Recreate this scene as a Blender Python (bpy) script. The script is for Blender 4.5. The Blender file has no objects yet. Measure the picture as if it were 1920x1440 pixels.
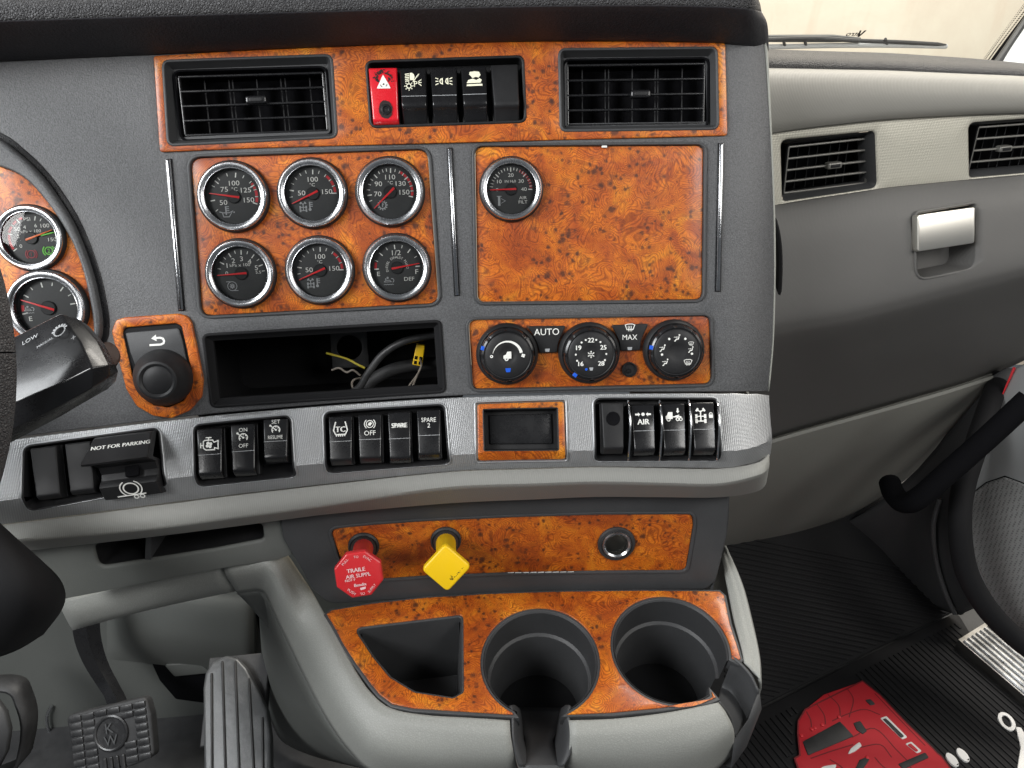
import bpy, bmesh, math, random
import numpy as np
from mathutils import Vector, Matrix
from mathutils.geometry import delaunay_2d_cdt
random.seed(7)
rad = math.radians
# ------------------------------------------------------------------ camera
SC = bpy.context.scene
COL = SC.collection
F, CZ, PITCH = 1443.0, 1.08, rad(33)
cam = bpy.data.cameras.new('camera'); co = bpy.data.objects.new('camera', cam); COL.objects.link(co)
cam.sensor_width = 36; cam.lens = 36*F/1920; cam.clip_start = .02; cam.clip_end = 60
co.location = (0, 0, CZ); co.rotation_euler = (rad(90)-PITCH, 0, 0)
SC.camera = co
SC.render.resolution_x, SC.render.resolution_y = 1024, 768
# ------------------------------------------------------------------ world and lamps
W = bpy.data.worlds.new('World'); SC.world = W; W.use_nodes = True
W.node_tree.nodes['Background'].inputs[0].default_value = (.86, .93, 1, 1)
W.node_tree.nodes['Background'].inputs[1].default_value = .09
def area(name, loc, to, sx, sy, power, col):
    l = bpy.data.lights.new(name, 'AREA'); l.shape = 'RECTANGLE'; l.size = sx; l.size_y = sy
    l.energy = power; l.color = col
    o = bpy.data.objects.new(name, l); COL.objects.link(o); o.location = loc
    o.rotation_euler = (Vector(to)-Vector(loc)).to_track_quat('-Z', 'Y').to_euler()
    return o
area('driver_window_light', (-1.05, .05, CZ+.38), (0, .62, CZ-.25), .8, .6, 19, (.95, .98, 1))
area('windscreen_light', (.50, 1.70, CZ+.90), (.45, .8, CZ-.1), 1.8, .6, 24, (1, .96, .88))
area('passenger_window_light', (1.40, .20, CZ+.42), (.45, .75, CZ-.2), .8, .7, 6, (1, .96, .90))
area('left_rear_fill', (-.95, -.45, CZ+.55), (0, .6, CZ-.25), .5, .5, 11, (1, .99, .98))  # added fill lamp, unseen, placed clear of the gauge and wood reflections
area('right_rear_fill', (.95, -.35, CZ+.60), (0, .6, CZ-.20), .5, .5, 8, (1, .99, .97))  # matching fill lamp added out of view on the right
area('yard_light', (1.2, 1.9, 3.2), (1.6, 4.2, .8), 3, 1.5, 285, (1, .95, .87))
VS = SC.view_settings
VS.view_transform = 'Standard'; VS.look = 'None'; VS.exposure = 0.15; VS.gamma = 1
SC.cycles.use_denoising = True
SC.cycles.max_bounces = 8
# ------------------------------------------------------------------ pixel to place
UPV = Vector((0, math.sin(PITCH), math.cos(PITCH))); FWD = Vector((0, math.cos(PITCH), -math.sin(PITCH)))
EYE = Vector((0, 0, CZ))
def ray(px, py):
    return FWD + Vector(((px-960)/F, 0, 0)) + UPV*(-(py-720)/F)
def proj(p):
    d = Vector(p)-EYE; z = d.dot(FWD)
    return 960+F*d.x/z, 720-F*d.dot(UPV)/z
def atY(px, py, Y): d = ray(px, py); return EYE + d*(Y/d.y)
def atZ(px, py, Z): d = ray(px, py); return EYE + d*((Z-CZ)/d.z)
def atT(px, py, t): return EYE + ray(px, py)*t
class Surf:
    """a face of the cab, Y = fn(X, Z); u = X, v = slant length, h = distance out of the face"""
    def __init__(s, fn, k): s.fn = fn; s.c = math.sqrt(1+k*k)
    def nrm(s, X, Z):
        e = 1e-4
        gx = (s.fn(X+e, Z)-s.fn(X-e, Z))/(2*e); gz = (s.fn(X, Z+e)-s.fn(X, Z-e))/(2*e)
        return Vector((gx, -1, gz)).normalized()
    def p(s, u, v, h=0):
        Z = v/s.c
        return Vector((u, s.fn(u, Z), Z)) + (s.nrm(u, Z)*h if h else Vector())
    def hit(s, px, py):
        d = ray(px, py); lo, hi = .15, 3.0
        f = lambda t: EYE.y+d.y*t - s.fn(EYE.x+d.x*t, EYE.z+d.z*t)
        t = .6
        for _ in range(30):
            e = 1e-5; v = f(t); g = (f(t+e)-v)/e
            st = max(-.15, min(.15, v/g)); t -= st
            if abs(st) < 1e-9: break
        q = EYE + d*t
        return q.x, q.z*s.c
    def uv(s, px, py, h=0):
        if not h: return s.hit(px, py)
        ax, ay = px, py
        for _ in range(4):
            u = s.hit(ax, ay); bx, by = proj(s.p(u[0], u[1], h))
            ax += px-bx; ay += py-by
        return s.hit(ax, ay)
    def pix(s, px, py, h=0): return s.p(*s.uv(px, py, h), h)
    def frame(s, px, py, h=0, h0=0):
        u, v = s.uv(px, py, h); q = s.p(u, v, h0); n = s.nrm(u, v/s.c)
        x = Vector((1, -n.x/n.y, 0)).normalized() if abs(n.z) < .9 else Vector((1, 0, 0))
        x = (x - n*x.dot(n)).normalized(); y = n.cross(x)
        return Matrix(((x.x, y.x, n.x, q.x), (x.y, y.y, n.y, q.y), (x.z, y.z, n.z, q.z), (0, 0, 0, 1)))
    def map(s): return lambda u, v, h: s.p(u, v, h)
def frame4(tl, tr, br, bl, prio='avg'):
    o = (tl+tr+br+bl)/4; x = ((tr-tl)+(br-bl)); y = ((tl-bl)+(tr-br)); w = x.length/2; hh = y.length/2
    x.normalize(); y.normalize(); n = x.cross(y).normalized()
    if prio == 'avg':   # share the shear between the two axes
        d = (x+y).normalized(); e = n.cross(d); x = (d-e).normalized(); y = (d+e).normalized()
    elif prio == 'x': y = n.cross(x)
    else: x = y.cross(n)
    return Matrix(((x.x, y.x, n.x, o.x), (x.y, y.y, n.y, o.y), (x.z, y.z, n.z, o.z), (0, 0, 0, 1))), w, hh
# ------------------------------------------------------------------ materials
MATS = {}
class NT:
    def __init__(s, name):
        s.m = bpy.data.materials.new(name); s.m.use_nodes = True; s.t = s.m.node_tree
        s.b = s.t.nodes['Principled BSDF']; MATS[name] = s.m
    def n(s, typ, **k):
        x = s.t.nodes.new(typ)
        for a, v in k.items(): setattr(x, a, v)
        return x
    def l(s, a, b): s.t.links.new(a, b)
    def set(s, **k):
        for a, v in k.items():
            s.b.inputs[a.replace('_', ' ')].default_value = v
    def math(s, op, a, b=None, c=None, clamp=False):
        x = s.n('ShaderNodeMath', operation=op, use_clamp=clamp)
        for i, v in enumerate((a, b, c)):
            if v is None: continue
            if isinstance(v, (int, float)): x.inputs[i].default_value = v
            else: s.l(v, x.inputs[i])
        return x.outputs[0]
    def mix(s, f, a, b, mode='MIX'):
        x = s.n('ShaderNodeMix', data_type='RGBA', blend_type=mode)
        for i, v in ((0, f), (6, a), (7, b)):
            if isinstance(v, (int, float)): x.inputs[i].default_value = v
            elif isinstance(v, tuple): x.inputs[i].default_value = (*v, 1)
            else: s.l(v, x.inputs[i])
        return x.outputs[2]
    def ramp(s, f, stops, interp='LINEAR'):
        x = s.n('ShaderNodeValToRGB'); s.l(f, x.inputs[0]); x.color_ramp.interpolation = interp
        el = x.color_ramp.elements
        while len(el) < len(stops): el.new(.5)
        for e, (p, c) in zip(el, stops):
            e.position = p; e.color = (*c, 1) if isinstance(c, tuple) else (c, c, c, 1)
        return x.outputs[0]
    def noise(s, v, scale, detail=2, rough=.5, dist=0, out=0):
        x = s.n('ShaderNodeTexNoise'); x.inputs['Scale'].default_value = scale
        x.inputs['Detail'].default_value = detail; x.inputs['Roughness'].default_value = rough
        x.inputs['Distortion'].default_value = dist
        s.l(v, x.inputs['Vector']); return x.outputs[out]
    def pos(s): return s.n('ShaderNodeNewGeometry').outputs['Position']
    def bump(s, h, strength=.3, dist=.001):
        x = s.n('ShaderNodeBump'); x.inputs['Strength'].default_value = strength; x.inputs['Distance'].default_value = dist
        s.l(h, x.inputs['Height']); s.l(x.outputs[0], s.b.inputs['Normal']); return x
def vmath(n, op, a, b):
    x = n.n('ShaderNodeVectorMath', operation=op)
    for i, v in enumerate((a, b)):
        if isinstance(v, tuple): x.inputs[i].default_value = v
        elif isinstance(v, (int, float)): x.inputs['Scale'].default_value = v
        else: n.l(v, x.inputs[i])
    return x.outputs[0]
def simple(name, col, rough=.5, metal=0, coat=0, spec=.5, dust=0, bump=None, wear=None):
    n = NT(name); n.set(Base_Color=(*col, 1), Roughness=rough, Metallic=metal)
    n.b.inputs['Coat Weight'].default_value = coat; n.b.inputs['Coat Roughness'].default_value = .08
    n.b.inputs['Specular IOR Level'].default_value = spec
    p = n.pos()
    if dust:
        f = n.noise(p, 28, 6, .65); g = n.noise(p, 900, 2)
        d = n.math('MULTIPLY', n.ramp(f, [(.42, 0.0), (.75, 1.0)]), n.ramp(g, [(.35, .3), (.7, 1.0)]))
        c = n.mix(n.math('MULTIPLY', d, dust), col, tuple(min(1, x*.5+.16) for x in col)); n.l(c, n.b.inputs['Base Color'])
        r = n.math('ADD', n.math('MULTIPLY', d, .25), rough); n.l(r, n.b.inputs['Roughness'])
    if bump:
        sc, st, di = bump[:3]
        n.bump(n.noise(p, sc, 3, .6), st, di)
    return n
simple('black_gloss', (.010, .010, .011), .24, coat=.15, dust=.04)
simple('black_satin', (.014, .014, .015), .45, dust=.06, spec=.32)
simple('black_matte', (.010, .010, .011), .75, spec=.2)
simple('void', (.006, .006, .007), .9, spec=.05)
simple('red_gloss', (.62, .012, .022), .22, coat=.4, dust=.05)
simple('red_paint', (.55, .020, .025), .32, coat=.2, dust=.06)
simple('yellow_paint', (.86, .54, .004), .38, dust=.05)
simple('white_print', (.78, .78, .74), .6)
simple('cream_print', (.82, .80, .62), .6)
simple('grey_print', (.36, .37, .38), .6)
simple('red_print', (.62, .02, .03), .5)
simple('dull_red_print', (.30, .02, .03), .5)
simple('green_print', (.16, .62, .06), .5)
simple('orange_needle', (.85, .16, .02), .35)
simple('red_needle', (.80, .02, .025), .35)
simple('blue_print', (.01, .10, .62), .4)
simple('soot', (.02, .012, .012), .9)
simple('chrome', (.66, .67, .69), .13, 1, dust=.10)
simple('bezel_chrome', (.72, .73, .75), .22, 1, dust=.08)
simple('faded_print', (.72, .50, .50), .6)
simple('line_red', (.16, .004, .008), .6)
simple('satin_chrome', (.62, .63, .64), .22, 1, dust=.2)
simple('rim_silver', (.42, .43, .44), .42, .7)
simple('mat_rubber', (.010, .010, .011), .6, dust=.04, spec=.2)
simple('pedal_rubber', (.022, .022, .023), .26, dust=.25, bump=(90, .3, .001))
simple('latch_satin', (.86, .84, .78), .32, 1)
simple('steel', (.45, .44, .42), .3, 1, dust=.3)
simple('dial_black', (.026, .027, .028), .5, dust=.22)
simple('rubber', (.020, .020, .021), .55, dust=.25, bump=(400, .2, .0006))
simple('rubber_worn_and_highlight', (.060, .062, .064), .34, dust=.6, bump=(120, .35, .001))
simple('cable_black', (.022, .022, .023), .4, dust=.3)
simple('yellow_wire', (.60, .48, .03), .5)
simple('grey_wire', (.20, .17, .14), .5)
simple('door_grey', (.30, .31, .31), .6, bump=(700, .2, .0004))
simple('door_white', (.70, .72, .72), .4)
simple('frit', (.03, .025, .025), .6)
simple('mat_red', (.50, .012, .022), .55, dust=.1)
simple('mat_white', (.75, .74, .72), .55)
simple('clip_white', (.75, .75, .72), .5)
simple('brown_rust', (.035, .020, .016), .6, spec=.25)
# charcoal grained plastic
def grained(name, col, rough, sc, st, di, speck=.5, spec=.5):
    n = NT(name); p = n.pos()
    f = n.noise(p, sc, 2, .7); big = n.noise(p, 9, 5, .6)
    c = n.mix(n.ramp(f, [(.35, 0.0), (.7, 1.0)]), tuple(x*(1-speck*.5) for x in col), tuple(x*(1+speck) for x in col))
    c = n.mix(n.math('MULTIPLY', n.ramp(big, [(.4, 0.0), (.8, 1.0)]), .22), c, tuple(x*.5+.10 for x in col))
    n.l(c, n.b.inputs['Base Color']); n.set(Roughness=rough)
    n.b.inputs['Specular IOR Level'].default_value = spec
    n.bump(f, st, di)
    return n
grained('charcoal', (.066, .067, .070), .48, 850, .5, .0006, .6, .6)
grained('charcoal_smooth', (.040, .041, .043), .50, 1500, .25, .0004, .2)
grained('hood_black', (.030, .029, .033), .62, 500, .5, .001, .3, .35)
# leather grain
def leather(name, col, rough, sc, st, di):
    n = NT(name); p = n.pos()
    v = n.n('ShaderNodeTexVoronoi', feature='DISTANCE_TO_EDGE'); v.inputs['Scale'].default_value = sc
    w = vmath(n, 'ADD', p, vmath(n, 'SCALE', n.noise(p, sc*.6, 2, out=1), .0022)); n.l(w, v.inputs['Vector'])
    hgt = n.ramp(v.outputs[0], [(.0, 0.0), (.28, 1.0)])
    big = n.noise(p, 7, 5, .6)
    c = n.mix(hgt, tuple(x*.88 for x in col), col)
    c = n.mix(n.math('MULTIPLY', n.ramp(big, [(.45, 0.0), (.8, 1.0)]), .25), c, tuple(x*.82 for x in col))
    n.l(c, n.b.inputs['Base Color']); n.set(Roughness=rough); n.bump(hgt, st, di)
leather('leather_black', (.046, .045, .047), .62, 520, .8, .0012)
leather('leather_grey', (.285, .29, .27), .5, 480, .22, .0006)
grained('plain_grey', (.34, .35, .32), .55, 900, .12, .0003, .05)
grained('lower_grey', (.20, .20, .18), .55, 900, .12, .0003, .06)
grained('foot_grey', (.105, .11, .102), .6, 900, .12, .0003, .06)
# diagonal fine weave used on trims; the thread direction is given in world space
def weave(name, col, rough, metal, pitch, amp, contrast):
    n = NT(name); p = n.pos()
    s = n.n('ShaderNodeSeparateXYZ'); n.l(p, s.inputs[0])
    a = n.math('ADD', s.outputs[0], n.math('MULTIPLY', s.outputs[2], 1.5)); b = n.math('SUBTRACT', n.math('MULTIPLY', s.outputs[0], .6), n.math('MULTIPLY', s.outputs[2], 1.8))
    k = 2*math.pi/pitch
    sa = n.math('SINE', n.math('MULTIPLY', a, k)); sb = n.math('SINE', n.math('MULTIPLY', b, k))
    hgt = n.math('MULTIPLY', sa, sb); h2 = n.math('MULTIPLY_ADD', hgt, .5, .5)
    big = n.noise(p, 12, 4, .6)
    c = n.mix(h2, tuple(x*(1-contrast) for x in col), tuple(min(1, x*(1+contrast*.5)) for x in col))
    c = n.mix(n.math('MULTIPLY', n.ramp(big, [(.4, 0.0), (.8, 1.0)]), .2), c, tuple(x*.75 for x in col))
    n.l(c, n.b.inputs['Base Color']); n.set(Roughness=rough, Metallic=metal); n.bump(h2, amp, .0006)
weave('silver_weave', (.42, .425, .43), .38, .6, .0030, .45, .22)
weave('silver_weave_lower', (.40, .41, .41), .42, .5, .0030, .4, .22)
weave('grey_weave', (.255, .255, .238), .58, 0, .0026, .35, .16)
weave('pass_weave', (.25, .243, .22), .55, 0, .0026, .35, .16)
weave('cream_weave', (.56, .54, .46), .42, .25, .0050, .45, .18)
weave('box_weave', (.125, .122, .117), .55, 0, .0024, .35, .14)
def dots(name, col, pitch):
    n = NT(name); v = n.n('ShaderNodeTexVoronoi'); v.inputs['Scale'].default_value = 1/pitch; v.inputs['Randomness'].default_value = .1; n.l(n.pos(), v.inputs['Vector'])
    f = n.ramp(v.outputs['Distance'], [(.25, 0.0), (.42, 1.0)]); n.l(n.mix(f, tuple(x*.55 for x in col), col), n.b.inputs['Base Color']); n.set(Roughness=.6); n.bump(f, .6, .001)
dots('speaker_mesh', (.24, .245, .24), .0036)
# burl wood under lacquer
def burl():
    n = NT('burl_wood'); p = n.pos()
    w1 = vmath(n, 'SUBTRACT', n.noise(p, 16, 2, .5, out=1), (.5, .5, .5)); q = vmath(n, 'ADD', p, vmath(n, 'SCALE', w1, .045))
    tone = n.noise(q, 26, 5, .62, .8)
    base = n.ramp(tone, [(.28, (.25, .044, .005)), (.42, (.38, .080, .007)), (.54, (.51, .135, .009)), (.70, (.62, .235, .016))])
    # swirling growth lines: contour lines of a smooth field
    fld = n.noise(q, 27, 1.5, .45, .6)
    ln = n.math('SINE', n.math('MULTIPLY', fld, 330)); fld2 = n.noise(q, 60, 2, .5, 1.0)
    ln2 = n.math('SINE', n.math('MULTIPLY', fld2, 120))
    l1 = n.ramp(n.math('MULTIPLY_ADD', ln, .5, .5), [(.0, 0.0), (.6, 1.0)]); l2 = n.ramp(n.math('MULTIPLY_ADD', ln2, .5, .5), [(.0, 0.0), (.5, 1.0)])
    c = n.mix(.75, base, n.mix(l1, (.50, .38, .30), (1.15, 1.12, 1.05)), 'MULTIPLY')
    c = n.mix(.55, c, n.mix(l2, (.45, .34, .28), (1.18, 1.12, 1.0)), 'MULTIPLY')
    # dark clouded figure
    cl = n.noise(vmath(n, 'ADD', q, (3.1, 1.7, .4)), 30, 6, .68, 1.2)
    c = n.mix(n.math('MULTIPLY', n.ramp(cl, [(.58, 0.0), (.74, 1.0)]), .40), c, (.14, .028, .008))
    # eyes: small knots in clusters with rings
    cm = n.ramp(n.noise(vmath(n, 'ADD', p, (7.3, 2.2, 5.1)), 24, 2, .5), [(.41, 0.0), (.53, 1.0)])
    wob = vmath(n, 'ADD', p, vmath(n, 'SCALE', n.noise(p, 170, 2, out=1), .004))
    for sc, r, keep in ((75, .26, .40), (170, .36, .30)):
        v = n.n('ShaderNodeTexVoronoi'); v.inputs['Scale'].default_value = sc; n.l(wob, v.inputs['Vector'])
        pick = n.math('GREATER_THAN', n.n('ShaderNodeSeparateColor').outputs[0], keep)
        sep = pick.node.inputs[0].links[0].from_node; n.l(v.outputs['Color'], sep.inputs[0])
        d = v.outputs['Distance']
        core = n.ramp(d, [(.0, 1.0), (r*.55, .85), (r, .0)]); ring = n.math('MULTIPLY_ADD', n.math('SINE', n.math('MULTIPLY', d, 62)), .5, .5)
        halo = n.ramp(d, [(r, 1.0), (r*2.3, 0.0)])
        k = n.math('MULTIPLY', n.math('MULTIPLY', pick, cm), core)
        h = n.math('MULTIPLY', n.math('MULTIPLY', n.math('MULTIPLY', pick, cm), halo), n.math('MULTIPLY', ring, .45))
        c = n.mix(h, c, (.16, .036, .008)); c = n.mix(n.math('MULTIPLY', k, .9), c, (.045, .014, .008))
    n.l(c, n.b.inputs['Base Color']); n.set(Roughness=.42)
    n.b.inputs['Coat Weight'].default_value = .32; n.b.inputs['Coat Roughness'].default_value = .16
    sm = n.noise(p, 40, 5, .6); n.l(n.math('MULTIPLY_ADD', n.ramp(sm, [(.4, 0.0), (.75, 1.0)]), .25, .16), n.b.inputs['Coat Roughness'])
burl()
# thin clear glass
def glass(name, tint, refl):
    n = NT(name); t = n.t; t.nodes.remove(n.b)
    out = [x for x in t.nodes if x.type == 'OUTPUT_MATERIAL'][0]
    tr = n.n('ShaderNodeBsdfTransparent'); tr.inputs[0].default_value = (*tint, 1)
    gl = n.n('ShaderNodeBsdfGlossy'); gl.inputs['Roughness'].default_value = .03
    fr = n.n('ShaderNodeFresnel'); fr.inputs[0].default_value = refl
    mx = n.n('ShaderNodeMixShader'); n.l(fr.outputs[0], mx.inputs[0]); n.l(tr.outputs[0], mx.inputs[1]); n.l(gl.outputs[0], mx.inputs[2]); n.l(mx.outputs[0], out.inputs[0])
glass('clear_glass', (.97, .98, .98), 1.45)
glass('screen_glass', (.95, .97, .96), 1.4)
# rendered wall outside
def wall():
    n = NT('outside_render'); p = n.pos()
    f = n.noise(p, 1.6, 6, .65, .5); g = n.noise(vmath(n, 'MULTIPLY', p, (3, 3, .5)), 3, 5, .6)
    c = n.ramp(f, [(.3, (.64, .56, .46)), (.6, (.72, .66, .55)), (.8, (.78, .74, .65))])
    c = n.mix(n.math('MULTIPLY', n.ramp(g, [(.55, 0.0), (.75, 1.0)]), .35), c, (.62, .47, .36))
    n.l(c, n.b.inputs['Base Color']); n.set(Roughness=.9)
wall()
# ------------------------------------------------------------------ mesh building
IDENT = lambda u, v, h: Vector((u, v, h))
def area2(P): return sum(P[i-1][0]*P[i][1]-P[i][0]*P[i-1][1] for i in range(len(P)))/2
def ccw(P): return list(P) if area2(P) > 0 else list(P)[::-1]
def inset(P, d):
    out = []; n = len(P)
    for i in range(n):
        a, b, c = P[i-1], P[i], P[(i+1) % n]
        e1 = Vector((b[0]-a[0], b[1]-a[1])); e2 = Vector((c[0]-b[0], c[1]-b[1]))
        if e1.length < 1e-9 or e2.length < 1e-9: out.append(b); continue
        e1.normalize(); e2.normalize()
        m = Vector((-e1.y-e2.y, e1.x+e2.x))
        if m.length < 1e-6: out.append(b); continue
        m.normalize(); k = max(.5, m.dot(Vector((-e1.y, e1.x))))
        out.append((b[0]+m.x*d/k, b[1]+m.y*d/k))
    return out
def rnd(P, r, seg=5):
    """round the corners of a polygon; r one number or one per corner"""
    n = len(P); out = []
    for i in range(n):
        a, b, c = Vector(P[i-1][:2]), Vector(P[i][:2]), Vector(P[(i+1) % n][:2]); ri = r[i] if isinstance(r, (list, tuple)) else r
        if ri <= 0: out.append(tuple(b)); continue
        u = (a-b); w = (c-b); lu, lw = u.length, w.length; u.normalize(); w.normalize()
        ang = u.angle(w, math.pi)
        if ang > math.pi-.06: out.append(tuple(b)); continue
        t = min(ri/math.tan(ang/2), .48*lu, .48*lw); p0, p1 = b+u*t, b+w*t
        for j in range(seg+1):
            s = j/seg; out.append(tuple(p0*(1-s)**2 + b*2*s*(1-s) + p1*s*s))
    return out
def circle(cx, cy, r, n=48, ry=None): return [(cx+r*math.cos(2*math.pi*i/n), cy+(ry or r)*math.sin(2*math.pi*i/n)) for i in range(n)]
def inside(P, x, y):
    c = False; n = len(P); j = n-1
    for i in range(n):
        xi, yi = P[i]; xj, yj = P[j]
        if (yi > y) != (yj > y) and x < (xj-xi)*(y-yi)/(yj-yi)+xi: c = not c
        j = i
    return c
def tri(outer, holes=(), grid=0, extra=()):
    V, E = [], []
    for L in [outer]+list(holes):
        b = len(V); V += [Vector(p[:2]) for p in L]; E += [(b+i, b+(i+1) % len(L)) for i in range(len(L))]
    if grid:
        xs = [p[0] for p in outer]; ys = [p[1] for p in outer]
        nx = int((max(xs)-min(xs))/grid)+1; ny = int((max(ys)-min(ys))/grid)+1
        for i in range(1, nx):
            for j in range(1, ny):
                x = min(xs)+(max(xs)-min(xs))*i/nx; y = min(ys)+(max(ys)-min(ys))*j/ny
                if inside(outer, x, y) and not any(inside(h, x, y) for h in holes): V.append(Vector((x, y)))
    for x, y in extra:
        if inside(outer, x, y) and not any(inside(h, x, y) for h in holes): V.append(Vector((x, y)))
    r = delaunay_2d_cdt(V, E, [], 0, 1e-7)
    T = []
    for f in r[2]:
        cx = sum(r[0][i].x for i in f)/len(f); cy = sum(r[0][i].y for i in f)/len(f)
        if inside(outer, cx, cy) and not any(inside(h, cx, cy) for h in holes): T.append(tuple(f))
    return r[0], T
class MB:
    def __init__(s): s.v = []; s.f = []
    def add(s, vs, fs):
        b = len(s.v); s.v += [Vector(x) for x in vs]; s.f += [tuple(b+i for i in f) for f in fs]; return s
    def strip(s, A, B, closed=True):
        n = len(A); s.add(list(A)+list(B), [(i, (i+1) % n, n+(i+1) % n, n+i) for i in range(n if closed else n-1)]); return s
    def slab(s, outer, holes=(), h0=0, h1=.002, bev=0, fm=IDENT, grid=0, seg=3, back=False, hbev=None, extra=()):
        outer = ccw(outer); holes = [ccw(h)[::-1] for h in holes]
        if hbev is None: hbev = bev
        tops = []
        for L, b in [(outer, bev)]+[(h, hbev) for h in holes]:
            s.strip([fm(p[0], p[1], h0) for p in L], [fm(p[0], p[1], h1-b) for p in L])
            cur = L; ch = h1-b
            if b:
                for j in range(1, seg+1):
                    a = math.pi/2*j/seg; nx = inset(L, b*(1-math.cos(a))); nh = h1-b+b*math.sin(a)
                    s.strip([fm(p[0], p[1], ch) for p in cur], [fm(p[0], p[1], nh) for p in nx]); cur, ch = nx, nh
            tops.append(cur)
        V, T = tri(tops[0], tops[1:], grid, extra)
        s.add([fm(p.x, p.y, h1) for p in V], T)
        if back:
            V, T = tri(outer, holes, grid); s.add([fm(p.x, p.y, h0) for p in V], [t[::-1] for t in T])
        return s
    def well(s, poly, h_top, h_bot, fm=IDENT, shrink=0, rim=0, floor=True, steps=()):
        """walls going down into a face, then a floor; rim = width of a rounded lip"""
        P = ccw(poly); rings = []
        if rim:
            for j in range(5):
                a = math.pi/2*j/4; rings.append(([q for q in inset(P, -rim*math.cos(a)+rim*0)], h_top+rim*.6*math.sin(a)))
            for j in range(1, 4):
                a = math.pi/2*j/3; rings.append((inset(P, rim*.5*math.sin(a)), h_top+rim*.6*math.cos(a)))
            base = inset(P, rim*.5)
        else: rings.append((P, h_top)); base = P
        for sh, h in steps: rings.append((inset(base, sh), h))
        last = inset(base, shrink); rings.append((last, h_bot))
        for (A, ha), (B, hb) in zip(rings, rings[1:]):
            s.strip([fm(p[0], p[1], ha) for p in A], [fm(p[0], p[1], hb) for p in B])
        if floor:
            V, T = tri(last); s.add([fm(p.x, p.y, h_bot) for p in V], T)
        return s
    def lathe(s, prof, n=48, M=None, cap0=False, cap1=False, a0=0, a1=2*math.pi):
        M = M or Matrix(); full = abs(a1-a0-2*math.pi) < 1e-6; m = n if full else n+1
        R = [[M @ Vector((r*math.cos(a0+(a1-a0)*i/n), r*math.sin(a0+(a1-a0)*i/n), h)) for i in range(m)] for r, h in prof]
        for A, B in zip(R, R[1:]): s.strip(A, B, full)
        for c, L in ((cap0, R[0][::-1]), (cap1, R[-1])):
            if c: s.add(L, [tuple(range(len(L)))])
        return s
    def box(s, c, d, M=None):
        M = M or Matrix(); x, y, z = d[0]/2, d[1]/2, d[2]/2
        V = [M @ Vector((c[0]+i*x, c[1]+j*y, c[2]+k*z)) for i in (-1, 1) for j in (-1, 1) for k in (-1, 1)]
        return s.add(V, [(0, 1, 3, 2), (4, 6, 7, 5), (0, 4, 5, 1), (2, 3, 7, 6), (0, 2, 6, 4), (1, 5, 7, 3)])
    def tube(s, pts, r, n=10, cap=True):
        P = [Vector(p) for p in pts]; R = []
        up = Vector((.3, .2, 1)).normalized()
        for i, p in enumerate(P):
            t = (P[min(i+1, len(P)-1)]-P[max(i-1, 0)]).normalized()
            x = t.cross(up); x = x.normalized() if x.length > .05 else t.cross(Vector((1, 0, 0))).normalized(); y = t.cross(x); up = -y if y.dot(up) < 0 else y
            x = t.cross(up).normalized(); y = x.cross(t)
            rr = r[i] if isinstance(r, (list, tuple)) else r
            R.append([p + (x*math.cos(2*math.pi*j/n)+y*math.sin(2*math.pi*j/n))*rr for j in range(n)])
        for A, B in zip(R, R[1:]): s.strip(A, B)
        if cap: s.add(R[0][::-1], [tuple(range(n))]); s.add(R[-1], [tuple(range(n))])
        return s
    def loft(s, rows, su=4, sv=4, closed=False):
        rows = [smooth(r, su) for r in rows] if su > 1 else rows
        if sv > 1:
            cols = list(zip(*rows)); cols = [smooth(list(c), sv) for c in cols]; rows = list(zip(*cols))
        for A, B in zip(rows, rows[1:]): s.strip(A, B, closed)
        return s
    def build(s, name, mat, parent=None, M=None, smooth_angle=35, solid=0, flip=False):
        me = bpy.data.meshes.new(name); me.from_pydata([tuple(v) for v in s.v], [], s.f)
        bm = bmesh.new(); bm.from_mesh(me); bmesh.ops.remove_doubles(bm, verts=bm.verts, dist=2e-6)
        bmesh.ops.dissolve_degenerate(bm, edges=bm.edges, dist=1e-7)
        if not solid: bmesh.ops.recalc_face_normals(bm, faces=bm.faces)
        if flip: bmesh.ops.reverse_faces(bm, faces=bm.faces)
        for f in bm.faces: f.smooth = True
        bm.to_mesh(me); bm.free(); me.set_sharp_from_angle(angle=rad(smooth_angle))
        me.materials.append(MATS[mat])
        o = bpy.data.objects.new(name, me); COL.objects.link(o)
        if parent: o.parent = parent
        if M is not None: o.matrix_local = M
        if solid:
            md = o.modifiers.new('thickness', 'SOLIDIFY'); md.thickness = abs(solid); md.offset = -1 if solid > 0 else 1
        return o
def smooth(P, k):
    """Catmull-Rom through the points"""
    if len(P) < 3:
        return [P[0].lerp(P[-1], i/k) for i in range(k+1)]
    out = []
    for i in range(len(P)-1):
        a = P[i-1] if i else P[0]*2-P[1]; b, c = P[i], P[i+1]; d = P[i+2] if i+2 < len(P) else P[-1]*2-P[-2]
        for j in range(k):
            t = j/k
            out.append(.5*((2*b)+(c-a)*t+(2*a-5*b+4*c-d)*t*t+(3*b-a-3*c+d)*t**3))
    out.append(P[-1]); return out
def sm2(P, k=4, closed=False):
    Q = [Vector((p[0], p[1], 0)) for p in P]
    if closed:
        Q = [Q[-1]]+Q+[Q[0], Q[1]]; R = smooth(Q, k); R = R[k:-k-0]; R = R[:-1]
    else: R = smooth(Q, k)
    return [(q.x, q.y) for q in R]
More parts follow.
